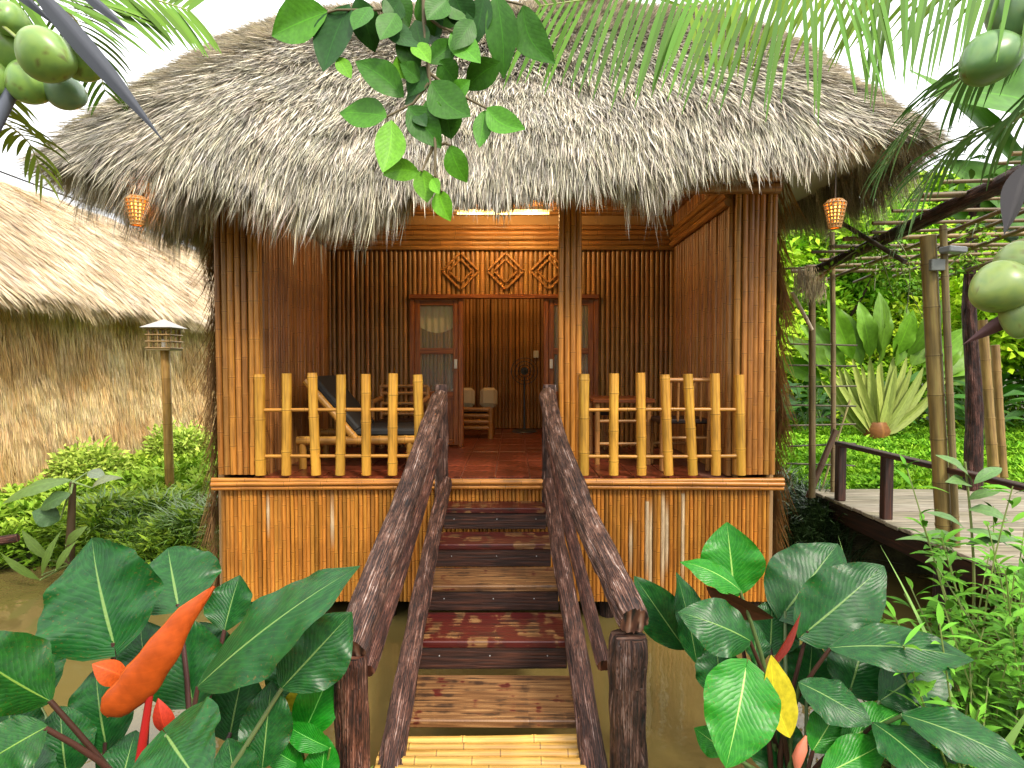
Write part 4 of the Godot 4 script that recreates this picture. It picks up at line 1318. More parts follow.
# ---------------------------------------------------------------- deck, rails, pergola
func build_deck() -> void:
	var dk := thing("plank_deck", "pale grey plank deck beside the pond under the pergola", "deck", Vector3(4.85, -1.2, 1))
	var pm := []
	for k in 6: pm.append(box_mesh(xform(Vector3(0, 0, k * .4)), Vector3(1.36, .018, .088), .005, vary(Color(.70, .69, .64), .2), .9))
	for k in 34:
		var z := -1.85 + k * .185
		part(dk, "plank", pm[k % 6], M.grey_plank, xform(Vector3(4.86 + R(-.012, .012), -.518 + R(-.003, .003), z - (k % 6) * .4), Basis()))
	for x in [3.56, 6.15]:
		part(dk, "bearer", box_mesh(xform(Vector3(x, -.64, 1.25)), Vector3(.04, .09, 3.15), .006, Color(.5, .45, .4)), M.riser)
		for z in [-1.6, .2, 2.0, 4.0]:
			part(dk, "support_post", log_mesh([Vector3(x, -1.95, z), Vector3(x, -.7, z)], .06, .06, 300, .5, Color(.3, .25, .22)), M.log)
	for s in 2:
		var rx: float = [3.56, 6.15][s]
		var rl := thing("deck_railing", ["low dark wooden railing along the deck edge over the pond", "low dark wooden railing along the lawn side of the deck"][s], "railing", Vector3(rx, -.5, 1))
		part(rl, "top_rail", box_mesh(xform(Vector3(rx, .115, .75)), Vector3(.045, .022, 2.15), .006, Color(1, .95, .9)), M.riser)
		for z in [-1.35, -.55, 1.1, 2.5]:
			part(rl, "post", box_mesh(xform(Vector3(rx, -.2, z)), Vector3(.042, .30, .042), .006, Color(1, .95, .9)), M.riser)
	# pergola
	var pg := thing("bamboo_pergola", "rickety bamboo pergola with a dark log beam and open slatted top over the deck", "pergola", Vector3(4.8, -.5, 0))
	var straw_c := Color(.20, .16, .08)
	var poles := [[at(945, 540, 4.88), at(928, 236, 4.88), .058, Color(.24, .20, .075)], [at(957, 540, 4.80), at(943, 225, 4.8), .026, Color(.20, .17, .08)],
		[at(812, 497, 6.7), at(812, 292, 6.7), .036, Color(.20, .17, .09)], [at(833, 492, 6.9), at(832, 232, 6.9), .028, Color(.25, .21, .13)],
		[at(994, 500, 7.6), at(982, 320, 7.6), .06, Color(.34, .25, .10)], [at(1003, 500, 7.7), at(995, 345, 7.7), .05, Color(.32, .23, .10)]]
	for q in poles:
		var mb := MB.new()
		var a: Vector3 = q[0]
		a.y = -.52
		cane_into(mb, a, q[1], q[2], q[3], 12, .34)
		part(pg, "pole", mb.mesh(), M.cane_old)
	part(pg, "edge_beam", log_mesh([Vector3(3.42, 2.02, -1.9), Vector3(3.46, 2.13, -.6), Vector3(3.5, 2.27, .9), Vector3(3.62, 2.42, 1.9)], .045, .075, 311, .7, Color(.45, .40, .36)), M.log)
	part(pg, "edge_beam", log_mesh([Vector3(6.3, 2.2, -2.4), Vector3(6.3, 2.3, 1.9)], .05, .06, 312, .7, Color(.5, .45, .4)), M.log)
	for k in 15:
		var mb := MB.new()
		var z := -2.1 + k * .24 + R(-.05, .05)
		var y := lerpf(2.06, 2.32, k / 14.0)
		cane_into(mb, Vector3(3.25 + R(-.2, .1), y + R(-.03, .03), z), Vector3(6.5, y + .08 + R(-.05, .05), z + R(-.15, .15)), R(.012, .024), vary(straw_c, .3), 7, .4)
		part(pg, "slat", mb.mesh(), M.cane_old)
	for k in 6:
		var mb := MB.new()
		var x := 3.8 + k * .45
		cane_into(mb, Vector3(x + R(-.1, .1), 2.02 + R(-.04, .04), -2.3), Vector3(x + R(-.2, .2), 2.34, 1.6), R(.014, .022), vary(straw_c, .3), 7, .4)
		part(pg, "purlin", mb.mesh(), M.cane_old)
	for k in 7:                            # trellis at the far end
		var mb := MB.new()
		var y := at(820, 345 + k * 20, 6.9).y
		cane_into(mb, Vector3(at(788, 400, 6.9).x, y + R(-.02, .02), -1.78), Vector3(at(856, 400, 6.9).x, y + R(-.02, .02), -1.78), .011, vary(Color(.12, .12, .08), .3), 6, .4)
		part(pg, "trellis_bar", mb.mesh(), M.cane_old)
	for q in [[at(840, 222, 6.0), at(905, 262, 5.2), .022, Color(.07, .06, .05)], [at(792, 292, 6.6), at(812, 330, 6.6), .022, Color(.65, .63, .6)], [at(870, 240, 6.2), at(800, 292, 6.7), .02, Color(.5, .38, .2)], [at(800, 560, 7.0), at(850, 400, 7.2), .012, Color(.4, .4, .2)], [at(808, 498, 6.8), at(836, 430, 6.8), .035, Color(.12, .08, .06)]]:
		var mb := MB.new()
		cane_into(mb, q[0], q[1], q[2], q[3], 8, .4)
		part(pg, "brace", mb.mesh(), M.cane_old)
	# dry straw caught on the far corner
	var xs := []
	var cs := []
	for k in 60:
		xs.append(Transform3D(frame_y(Vector3(R(-.3, .3), -1, R(-.2, .2)), Vector3(0, 0, 1)), at(R(795, 822), R(268, 285), R(6.4, 6.8))))
		cs.append(vary(Color(.45, .36, .22), .3))
	split_copies(pg, "dry_straw", [tuft(8, .05, .1, .3, .005, .2, .3)], M.straw, xs, cs)
	var vn := thing("climbing_vine", "leafy green vine trailing through the slats of the pergola top", "vine", at(870, 300, 6.6))
	var vx := []
	var vc := []
	for k in 12:
		var s := Vector3(R(3.4, 5.6), 2.2, R(-2.0, -.3))
		var e := s + Vector3(R(-.6, .6), -R(.1, .75), R(-.3, .3))
		stalk(vn, s, e, .008, .004, Color(.14, .16, .05), "stem", Vector3(R(-.1, .1), .1, 0))
		for m in 16:
			vx.append(Transform3D(Basis.from_euler(Vector3(R(-.9, .9), R(0, TAU), R(-.9, .9))).scaled_local(Vector3.ONE * R(.5, .9)), s.lerp(e, R(0, 1)) + Vector3(R(-.14, .14), R(-.1, .1), R(-.14, .14))))
			vc.append(vary(Color(.10, .30, .02).lerp(Color(.26, .46, .03), R(0, 1)), .2))
	split_copies(vn, "foliage", [clump(9, .14, .06, .12, .022, 0, Color(1, 1, 1), .9)], M.blade, vx, vc)
	# flood light on the pole
	var fo := at(953, 250, 4.75)
	var fd := thing("flood_light", "small grey box light fixed on top of the thick bamboo pole", "light", fo)
	part(fd, "housing", box_mesh(xform(fo, Basis(Vector3.UP, .3)), Vector3(.095, .024, .05), .008, Color(.20, .22, .23)), M.satin)
	part(fd, "bracket", box_mesh(xform(at(937, 265, 4.78)), Vector3(.055, .045, .02), .005, Color(.16, .17, .16)), M.satin)
	# dark trunk beside the deck
	var tk := at(972, 500, 7.0)
	tk.y = -.6
	var bt := thing("slim_tree_trunk", "slim dark red-brown tree trunk rising through the pergola", "tree", tk)
	part(bt, "trunk", log_mesh([tk, at(974, 400, 7.0), at(969, 300, 7.0), at(975, 200, 7.0)], .10, .05, 320, .8, Color(.55, .36, .34)), M.log)
	var lm := MB.new()
	for k in 90:
		var o := at(975, 205, 7.0) + Vector3(R(-.6, .6), R(-.2, .5), R(-.6, .6))
		leaf_into(lm, o, o + Vector3(R(-1, 1), R(-.6, .3), R(-1, 1)).normalized() * R(.14, .24), Vector3(R(-.4, .4), 1, R(-.4, .4)), .07, .1, .2, 0, 1, vary(Color(.10, .22, .04), .3), 5, 3)
	part(bt, "crown", lm.mesh(), M.blade)

# ---------------------------------------------------------------- plants
# spec: [base px, base py, base depth, tip px, tip py, tip depth, width px, normal, bend, fold, shape, colour, side bend]
func leaf_part(o: Node, q: Array, m: Material, called := "leaf", ripple := .05) -> MeshInstance3D:
	var mb := MB.new()
	var b := at(q[0], q[1], q[2])
	var t := at(q[3], q[4], q[5])
	leaf_into(mb, b, t, q[7], q[6] * (q[2] + q[5]) * .5 / F, q[8], q[9], ripple, q[10], Color(q[11].r, q[11].g, q[11].b), 24, 13, q[12] if q.size() > 12 else 0.0)
	return part(o, called, mb.mesh(), m)
func stalk(o: Node, a: Vector3, b: Vector3, r0: float, r1: float, col: Color, called := "stalk", bow := Vector3.ZERO) -> void:
	var mb := MB.new()
	var pts := PackedVector3Array()
	var rad := PackedFloat32Array()
	for k in 9:
		var t := k / 8.0
		pts.append(a.lerp(b, t) + bow * sin(PI * t)); rad.append(lerpf(r0, r1, t))
	mb.tube(pts, rad, 9, one(col))
	part(o, called, mb.mesh(), M.satin)

func build_philodendrons() -> void:
	var W := Color(1, 1, 1)
	var stem := Color(.06, .025, .02)
	# beside the reddish stair post
	var root := at(150, 1010, 2.35)
	root.y = -1.15
	var o := thing("philodendron", "broad glossy leaved plant with a rolled orange leaf beside the reddish stair post", "plant", root)
	var C := Vector3(0, .45, .9)
	var L := [
		[114, 645, 2.35, 92, 538, 2.52, 128, Vector3(-.05, .5, .85), .03, .16, 0, W],
		[178, 606, 2.55, 168, 548, 2.75, 92, Vector3(.3, .45, .8), .02, .1, 0, W],
		[224, 632, 2.6, 240, 575, 2.72, 52, Vector3(-.1, .3, .9), .03, .25, 3, W],
		[196, 688, 2.35, 360, 566, 2.3, 92, Vector3(-.25, .75, .62), .04, -.12, 3, W],
		[280, 690, 2.45, 352, 612, 2.6, 74, Vector3(.15, .2, .95), .02, .1, 3, W],
		[192, 700, 2.5, 178, 616, 2.62, 84, Vector3(.1, .3, .9), .02, .1, 0, W],
		[166, 734, 2.05, 206, 790, 1.82, 110, Vector3(.1, .62, .78), .04, .12, 0, W],
		[52, 702, 2.1, -40, 640, 2.1, 84, Vector3(-.1, .35, .9), .06, -.2, 3, Color(.95, .95, .5)],
		[48, 726, 2.05, -30, 772, 1.95, 60, Vector3(.1, .5, .85), .05, -.15, 3, Color(.9, .95, .5)],
		[8, 760, 2.3, 12, 680, 2.4, 62, Vector3(.4, .3, .85), .03, .1, 0, W],
		[106, 745, 2.3, 96, 668, 2.42, 84, Vector3(0, .3, .95), .03, .15, 0, W],
		[66, 772, 2.2, 60, 706, 2.3, 66, Vector3(.2, .3, .95), .03, .1, 0, W],
		[262, 770, 2.4, 272, 680, 2.5, 52, Vector3(.3, .3, .9), .03, .1, 3, W],
		[150, 690, 2.75, 140, 620, 2.85, 84, Vector3(-.1, .4, .9), .03, .1, 0, W],
		[230, 735, 2.6, 246, 662, 2.7, 70, Vector3(0, .4, .9), .03, .1, 0, W],
		[36, 700, 2.75, 20, 640, 2.85, 70, Vector3(.2, .4, .9), .03, .1, 0, W],
		[120, 790, 2.2, 136, 730, 2.3, 60, Vector3(.1, .5, .85), .03, .1, 0, W],
		[28, 800, 2.1, 40, 742, 2.2, 66, Vector3(-.1, .5, .85), .03, .1, 0, W],
		[240, 800, 2.3, 228, 738, 2.4, 60, Vector3(0, .5, .85), .03, .1, 0, W],
		[205, 668, 2.85, 200, 622, 2.95, 64, Vector3(0, .4, .9), .03, .1, 0, W],
		[300, 700, 2.75, 288, 640, 2.85, 60, Vector3(.1, .4, .9), .03, .1, 0, W],
	]
	for q in L:
		leaf_part(o, q, M.leaf if q[11].r > .3 else M.soft, "leaf", .09)
		var b := at(q[0], q[1], q[2])
		var dir := (at(q[3], q[4], q[5]) - b).normalized()
		stalk(o, root + Vector3(R(-.1, .1), 0, R(-.1, .1)), b + dir * .01, .016, .009, vary(stem, .2) if rng.randf() < .6 else Color(.10, .14, .05), "stalk", Vector3(R(-.06, .06), 0, R(-.05, .08)) - dir * .06)
	# rolled orange leaves and the red spear
	var om := MB.new()
	var a := at(106, 712, 2.1)
	var e := at(215, 586, 2.2)
	var curve := Curve3D.new()
	curve.add_point(a, Vector3.ZERO, (at(140, 690, 2.12) - a) * .6)
	curve.add_point(at(160, 655, 2.12), (at(145, 680, 2.12) - at(160, 655, 2.12)), (at(178, 625, 2.14) - at(160, 655, 2.12)))
	curve.add_point(e, (at(190, 605, 2.16) - e), Vector3.ZERO)
	var len := curve.get_baked_length()
	var p := PackedVector3Array()
	var ax := PackedVector3Array()
	for r in 19:
		var t := r / 18.0
		var c := curve.sample_baked(len * t)
		var d := (curve.sample_baked(minf(len * t + .01, len)) - curve.sample_baked(maxf(len * t - .01, 0))).normalized()
		var x := d.cross(Vector3(0, 0, 1)).normalized()
		var y := x.cross(d)
		var rad: float = (1.0 + .05 * sin(t * 26.0)) * .064 * pow(sin(PI * clampf(.06 + .94 * pow(t, .62), 0, 1)), .8) + .004
		ax.append(c)
		for q in 16:                       # an almost closed roll
			var an := -.2 + TAU * .93 * q / 15.0
			p.append(c + x * cos(an) * rad + y * sin(an) * rad * .55 + y * (.02 * q / 15.0))
	var vv := PackedFloat32Array()
	for r in 19: vv.append(r / 18.0)
	om.grid(p, 19, 16, one(Color(.70, .11, .012)), false, 1, vv, ax)
	part(o, "rolled_leaf", om.mesh(), M.soft)
	leaf_part(o, [128, 680, 2.2, 92, 664, 2.15, 26, Vector3(0, .8, .6), .1, -.4, 3, Color(.80, .12, .015)], M.soft, "young_leaf", 0)
	leaf_part(o, [170, 735, 2.15, 158, 698, 2.12, 20, Vector3(.3, .2, .9), .2, -.6, 3, Color(.75, .06, .03)], M.soft, "young_leaf", 0)
	stalk(o, at(134, 800, 2.1), at(150, 694, 2.11), .018, .012, Color(.36, .015, .012), "red_stalk")
	# a low bright green plant tucked beside the post
	var r2 := at(318, 900, 2.75)
	r2.y = -1.15
	var lo := thing("young_philodendron", "low bright green plant with one yellow leaf against the reddish stair post", "plant", r2)
	for q in [[290, 722, 2.7, 312, 682, 2.75, 30, C, .05, .2, 3, Color(.80, .66, .03)], [300, 742, 2.65, 338, 655, 2.75, 46, Vector3(.3, .3, .9), .03, .3, 3, Color(.49, .98, .7)], [330, 748, 2.6, 282, 722, 2.6, 26, C, .1, .2, 3, Color(.49, .98, .7)], [320, 790, 2.6, 326, 735, 2.65, 36, C, .03, .2, 3, Color(.49, .98, .7)], [290, 790, 2.6, 300, 748, 2.6, 30, C, .03, .2, 3, Color(.49, .98, .7)], [300, 765, 2.6, 262, 742, 2.6, 26, C, .1, .2, 3, Color(.49, .98, .7)]]:
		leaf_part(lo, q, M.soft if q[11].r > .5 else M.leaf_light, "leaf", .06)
		stalk(lo, r2, at(q[0], q[1], q[2]), .009, .005, Color(.14, .24, .05))
	# on the pond side beside the dark stair post
	root = at(790, 960, 2.75)
	root.y = -1.15
	o = thing("philodendron", "broad glossy leaved plant with a red spear leaf beside the dark stair post", "plant", root)
	L = [
		[734, 598, 2.9, 727, 522, 3.0, 62, Vector3(-.1, .4, .9), .04, .25, 3, Color(.98, 1, .96, .5)],
		[742, 592, 2.7, 680, 562, 2.75, 34, Vector3(-.1, .8, .5), .12, -.2, 3, Color(.98, 1, .96, .5)],
		[784, 613, 3.0, 838, 544, 3.15, 82, Vector3(-.2, .5, .85), .03, .14, 0, W],
		[806, 632, 2.75, 884, 566, 2.85, 74, Vector3(-.05, .45, .88), .04, .16, 0, W],
		[828, 648, 2.6, 974, 660, 2.5, 50, Vector3(.1, .8, .6), .10, -.05, 3, W],
		[878, 702, 2.6, 948, 652, 2.75, 62, Vector3(-.1, .4, .9), .03, .1, 3, W],
		[686, 650, 2.95, 634, 576, 3.0, 46, Vector3(-.3, .3, .9), .03, .2, 3, W],
		[697, 664, 2.9, 676, 572, 3.0, 40, Vector3(.3, .3, .9), .03, .3, 3, W],
		[752, 642, 2.6, 678, 612, 2.6, 56, Vector3(-.1, .6, .8), .12, -.1, 3, Color(.95, 1.1, .8)],
		[746, 668, 2.5, 726, 768, 2.3, 80, Vector3(-.1, .45, .9), .05, .14, 0, Color(.98, 1, .96, .5)],
		[798, 682, 2.6, 872, 724, 2.45, 50, Vector3(.2, .75, .6), .05, -.1, 3, W],
		[872, 722, 2.5, 950, 790, 2.25, 62, Vector3(.3, .7, .65), .06, -.05, 3, W],
		[900, 714, 2.45, 1034, 772, 2.25, 56, Vector3(.1, .8, .6), .08, -.1, 3, W],
		[756, 668, 2.75, 752, 620, 2.85, 34, Vector3(.4, .2, .9), .03, .2, 3, W],
		[850, 690, 2.75, 866, 630, 2.9, 74, Vector3(0, .4, .9), .03, .1, 0, W],
		[806, 700, 2.9, 812, 640, 3.0, 70, Vector3(0, .3, .95), .03, .1, 0, W],
		[840, 742, 2.5, 900, 712, 2.6, 44, Vector3(-.2, .5, .85), .05, .1, 3, Color(.98, 1, .96, .5)],
		[820, 776, 2.4, 886, 742, 2.5, 44, Vector3(-.2, .5, .85), .05, .1, 3, Color(.98, 1, .96, .5)],
		[812, 752, 2.5, 838, 706, 2.6, 40, Vector3(-.1, .4, .9), .05, .1, 3, Color(.98, 1, .96, .5)],
		[780, 770, 2.7, 770, 706, 2.8, 64, Vector3(0, .5, .85), .03, .1, 0, W],
		[840, 800, 2.55, 852, 748, 2.65, 60, Vector3(0, .5, .85), .03, .1, 0, W],
		[720, 700, 2.85, 716, 640, 2.95, 52, Vector3(.1, .4, .9), .03, .1, 3, W],
		[906, 760, 2.7, 915, 700, 2.8, 62, Vector3(0, .5, .85), .03, .1, 0, W],
		[770, 650, 2.95, 772, 600, 3.05, 60, Vector3(0, .4, .9), .03, .1, 0, W],
		[960, 775, 2.6, 985, 720, 2.7, 54, Vector3(0, .5, .85), .03, .1, 0, W],
		[726, 752, 2.55, 694, 728, 2.55, 30, C, .05, .1, 3, Color(.98, 1, .96, .5)],
	]
	for q in L:
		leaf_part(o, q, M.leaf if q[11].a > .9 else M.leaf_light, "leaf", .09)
		var b := at(q[0], q[1], q[2])
		var dir := (at(q[3], q[4], q[5]) - b).normalized()
		stalk(o, root + Vector3(R(-.12, .12), 0, R(-.1, .1)), b + dir * .01, .015, .008, vary(stem, .2) if rng.randf() < .5 else Color(.10, .15, .05), "stalk", Vector3(R(-.05, .05), 0, R(-.05, .05)) - dir * .05)
	leaf_part(o, [706, 586, 2.72, 774, 618, 2.7, 30, Vector3(.1, -.6, .75), .06, .3, 3, Color(.16, .055, .03)], M.soft, "brown_leaf", .02)
	leaf_part(o, [790, 738, 2.45, 771, 655, 2.5, 40, Vector3(.25, .2, .95), -.02, .3, 3, Color(.95, .80, .04), -.06], M.soft, "yellow_leaf", .04)
	leaf_part(o, [768, 668, 2.7, 801, 612, 2.72, 11, Vector3(.3, .2, .9), .03, .8, 1, Color(.42, .05, .03)], M.soft, "red_spear", 0)
	var bud := MB.new()
	bud.tube(PackedVector3Array([at(797, 768, 2.4), at(798, 758, 2.4), at(802, 748, 2.4), at(806, 736, 2.4)]), PackedFloat32Array([.012, .024, .022, .004]), 10, one(Color(.68, .20, .12)))
	part(o, "bud", bud.mesh(), M.satin)

func build_branch() -> void:
	var D := 1.55
	var o := thing("leafy_branch", "leafy green twig hanging down in front of the thatched roof", "branch", at(430, -60, D))
	var P := func(zx: float, zy: float, d: float) -> Vector3: return at(240 + zx / 3.0, zy / 3.0, d)
	var bark := Color(.13, .10, .05)
	for q in [[[545, -900], [548, -200], [552, 60], [565, 210], [578, 320], [586, 440], [584, 530]], [[563, 215], [640, 275], [740, 325]], [[566, 250], [520, 310], [440, 350]], [[580, 440], [560, 480], [545, 515]], [[548, -60], [430, 30], [290, 30], [262, 38]], [[550, -80], [700, -20], [850, 15]], [[552, 40], [600, 80], [640, 95]], [[584, 520], [600, 560], [605, 575]], [[586, 440], [615, 430], [632, 436]]]:
		var pts := PackedVector3Array()
		var rad := PackedFloat32Array()
		for k in q.size():
			pts.append(P.call(q[k][0], q[k][1], D + .01 * sin(k * 2.0)))
			rad.append(lerpf(.0045, .0018, float(k) / q.size()) * (1.5 if q.size() > 5 else 1.0))
		var mb := MB.new()
		mb.tube(pts, rad, 7, one(bark))
		part(o, "twig", mb.mesh(), M.plain)
	var g1 := Color(.05, .19, .012)
	var g2 := Color(.10, .34, .018)
	var g3 := Color(.03, .12, .02)
	var g4 := Color(.17, .46, .025)
	var Ls := [[265, 35, 95, 108, 125, g2, .0], [328, 12, 250, 216, 108, g3, .05], [350, -10, 405, 158, 80, g3, 0], [492, 293, 346, 184, 82, g1, .05], [442, 350, 298, 338, 92, g2, .05], [455, 360, 428, 518, 80, g4, -.05], [542, 522, 428, 524, 58, g4, .1], [548, 508, 562, 608, 62, g4, 0], [596, 568, 632, 664, 54, g4, .05], [630, 434, 682, 548, 64, g2, .05], [740, 323, 856, 388, 74, g2, .14], [735, 330, 718, 444, 50, g2, 0], [573, 243, 692, 350, 100, g1, .1], [505, 318, 604, 446, 84, g1, 0], [612, 308, 634, 418, 78, g1, 0], [500, 348, 566, 428, 50, g3, 0], [768, -20, 792, 238, 86, g1, -.04], [848, 14, 946, 192, 86, g1, .14], [782, 186, 676, 270, 78, g1, .05], [590, 0, 712, 40, 84, g1, .05], [640, -20, 690, 90, 80, g3, 0], [525, 60, 552, 168, 62, g3, 0], [636, 90, 722, 190, 72, g2, .05], [540, -20, 588, 112, 66, g1, 0], [418, 48, 545, 142, 64, g3, .05], [480, 95, 536, 226, 64, g1, 0], [440, -20, 508, 82, 84, g1, 0], [566, 190, 654, 120, 62, g1, 0], [600, 180, 650, 250, 66, g1, 0], [552, 262, 494, 314, 44, g1, 0], [292, 170, 334, 236, 40, g4, 0], [735, -20, 704, 140, 74, g3, 0], [576, 535, 598, 582, 34, g4, 0], [470, 170, 500, 238, 60, g4, 0], [560, 200, 505, 290, 60, g3, 0], [610, 60, 560, 130, 60, g3, 0], [480, 0, 440, 60, 70, g3, 0], [525, 340, 560, 380, 40, g3, 0], [520, 130, 572, 190, 50, g4, 0], [560, 20, 660, 70, 70, g2, 0], [470, 40, 420, 120, 66, g1, 0], [700, 60, 640, 150, 60, g1, 0], [560, 300, 600, 380, 60, g2, 0], [540, 240, 480, 190, 56, g1, 0], [620, 0, 560, 60, 70, g1, 0], [640, 290, 690, 240, 50, g2, 0], [390, 20, 340, 90, 60, g1, 0]]
	for q in Ls:
		var mb := MB.new()
		var d := D + R(-.03, .05)
		var a: Vector3 = P.call(q[0], q[1], D)
		var b: Vector3 = P.call(q[2], q[3], d + R(-.03, .03))
		leaf_into(mb, a, b, Vector3(R(-.3, .3), R(-.25, .25), 1), q[4] * 1.14 / 3.0 * D / F, R(-.03, .06), R(.08, .3), .03, 3, vary(q[5], .15) * 1.35, 12, 7, q[6])
		part(o, "leaf", mb.mesh(), M.soft)

# ---------------------------------------------------------------- palms
func nut(o: Node, c: Vector3, d: Vector3, l: float, r: float, col: Color) -> void:
	var mb := MB.new()
	var pts := PackedVector3Array()
	var p := PackedVector3Array()
	var vv := PackedFloat32Array()
	var b := frame_y(d, Vector3(0, .1, 1))
	for k in 23:
		var t := k / 22.0
		var rad := r * pow(maxf(sin(PI * pow(t, .88)), 0.0), .62)
		var ctr := c + b.y * l * (t - .5)
		pts.append(c); vv.append(t)
		for q in 36:
			var a := TAU * q / 36.0
			p.append(ctr + (b.x * cos(a) + b.z * sin(a)) * rad * (1.0 + .045 * cos(3.0 * a)))
	var cols := PackedColorArray()
	var nz := noise(int(absf(c.x * 1000.0)), 22.0, 3)
	for q in p:
		var g := nz.get_noise_3dv(q)
		cols.append(Color(col.r * (1.0 + .35 * g), col.g * (1.0 + .22 * g), col.b).lerp(Color(.16, .11, .05), .7 * smoothstep(.32, .5, g)))
	mb.grid(p, 23, 36, cols, true, 1, vv, pts)
	part(o, "coconut", mb.mesh(), M.nut)
	var cb := MB.new()                      # the brown cap where it hangs
	cb.tube(PackedVector3Array([c - b.y * l * .49, c - b.y * l * .44, c - b.y * l * .36]), PackedFloat32Array([r * .2, r * .52, r * .66]), 10, one(Color(.16, .15, .06)))
	part(o, "coconut_cap", cb.mesh(), M.plain)
func add_frond(o: Node, spec: Array, col: Color, rcol: Color) -> void:
	var f := frond(spec[0], spec[1], spec[2], spec[3], spec[4], spec[5], spec[6], col, rcol, spec[7] if spec.size() > 7 else .1, spec[8] if spec.size() > 8 else Vector3.UP)
	var r := part(o, "frond", f[0], M.satin)
	part(r, "leaflets", f[1], M.blade).set_meta("kind", "stuff")
func spathe(o: Node, a: Vector3, b: Vector3, w: float, col: Color, bend := .03) -> void:
	var mb := MB.new()
	leaf_into(mb, a, b, Vector3(.2, .5, .8), w, bend, -.7, 0, 1, col, 14, 7)
	part(o, "spathe", mb.mesh(), M.plain)
func build_palms() -> void:
	var base := Vector3(-2.85, -1.15, 2.75)
	var o := thing("coconut_palm", "coconut palm with a cluster of green nuts hanging over the straw building", "palm tree", base)
	part(o, "trunk", log_mesh([base + Vector3(0, -.4, 0), Vector3(-2.8, .6, 2.7), Vector3(-2.72, 2.3, 2.6), Vector3(-2.7, 2.75, 2.55)], .15, .11, 401, .7, Color(.75, .72, .68)), M.log)
	var cr := Vector3(-2.62, 2.65, 2.55)
	var gn := Color(.30, .50, .11)
	for q in [[10, 20, 2.4, 28, 24, .3, .9], [48, 56, 2.3, 52, 38, 1.2, .35], [84, 62, 2.38, 42, 28, 1.3, .2], [12, 52, 2.5, 44, 34, .8, .3], [66, 92, 2.5, 40, 26, 1.0, .3], [30, 84, 2.48, 42, 30, .5, .3], [-2, 80, 2.5, 44, 32, .2, .4]]:
		var c := at(q[0], q[1], q[2])
		nut(o, c, Vector3(q[5], -.55, q[6]), q[3] * 1.18 * q[2] / F, q[4] * .66 * q[2] / F, vary(gn if q[1] < 85 else Color(.25, .40, .22), .12))
		stalk(o, cr, c - Vector3(q[5], -.55, q[6]).normalized() * q[3] * .5 * q[2] / F, .012, .006, Color(.25, .30, .08), "nut_stalk", Vector3(0, .05, 0))
	spathe(o, at(20, -30, 2.4), at(165, 143, 2.15), .085, Color(.028, .035, .045))
	spathe(o, at(-20, -40, 2.5), at(60, 30, 2.4), .05, Color(.03, .035, .045))
	spathe(o, at(70, -20, 2.4), at(131, 33, 2.3), .05, Color(.03, .035, .045))
	stalk(o, at(26, 60, 2.5), at(-8, 135, 2.45), .03, .02, Color(.10, .11, .15), "leaf_stalk")
	var pg := Color(.10, .20, .025)
	add_frond(o, [[cr, at(30, -6, 2.7), at(90, -4, 2.9), at(150, -2, 3.0), at(188, 10, 3.1)], .018, 40, .44, .014, .35, .62, .06, Vector3(.1, .25, 1)], pg, Color(.35, .38, .12))
	add_frond(o, [[cr, at(-20, 90, 3.2), at(0, 120, 3.5), at(28, 140, 3.8), at(42, 175, 3.9)], .016, 26, .34, .014, .9, .8, .1], Color(.25, .33, .05), Color(.35, .36, .12))
	add_frond(o, [[cr, at(-30, -20, 3.0), at(30, -10, 3.6), at(80, 25, 4.2), at(105, 90, 4.6)], .02, 34, .45, .013, .9, .8, .1], pg, Color(.35, .38, .12))
	add_frond(o, [[cr, Vector3(-3.2, 3.3, 2.0), Vector3(-4.0, 3.3, 1.2), Vector3(-4.6, 2.8, .6)], .022, 30, .5, .014, .8, .7, .1], pg, Color(.35, .38, .12))
	add_frond(o, [[cr, Vector3(-3.0, 3.3, 3.0), Vector3(-3.4, 3.5, 3.6), Vector3(-3.9, 3.2, 4.4)], .022, 30, .5, .014, .8, .7, .1], pg, Color(.35, .38, .12))
	# the palm on the pergola side
	base = Vector3(2.75, -1.15, 2.95)
	o = thing("coconut_palm", "coconut palm with long drooping fronds and green nuts beside the pergola", "palm tree", base)
	part(o, "trunk", log_mesh([base + Vector3(0, -.4, 0), Vector3(2.7, .6, 2.95), Vector3(2.6, 2.2, 2.95), Vector3(2.58, 2.75, 2.95)], .15, .12, 402, .7, Color(.7, .68, .64)), M.log)
	cr = Vector3(2.45, 2.62, 2.9)
	for q in [[989, 59, 2.2, 68, 44, Vector3(-.85, -.45, .3), Color(.17, .34, .10)], [1016, 14, 2.25, 60, 46, Vector3(-.35, -.9, .3), Color(.15, .28, .10)], [1000, 288, 2.3, 62, 46, Vector3(-.9, -.3, .2), Color(.32, .44, .12)], [1024, 268, 2.35, 56, 46, Vector3(-.2, -.9, .3), Color(.30, .42, .13)], [1024, 315, 2.3, 50, 38, Vector3(-.4, -.8, .2), Color(.28, .40, .12)]]:
		var c := at(q[0], q[1], q[2])
		nut(o, c, q[5], q[3] * 1.05 * q[2] / F, q[4] * .56 * q[2] / F, q[6])
		stalk(o, cr if q[1] < 200 else Vector3(2.45, 1.75, 2.9), c - (q[5] as Vector3).normalized() * q[3] * .5 * q[2] / F, .012, .007, Color(.22, .24, .08), "nut_stalk", Vector3(0, .05, 0))
	spathe(o, at(1030, 160, 2.3), at(1004, 235, 2.25), .10, Color(.035, .03, .032))
	spathe(o, at(1040, 300, 2.3), at(962, 345, 2.4), .06, Color(.09, .035, .035))
	stalk(o, cr, at(950, -5, 2.35), .035, .02, Color(.16, .22, .14), "leaf_stalk", Vector3(0, .02, 0))
	var pc := Color(.075, .17, .02)
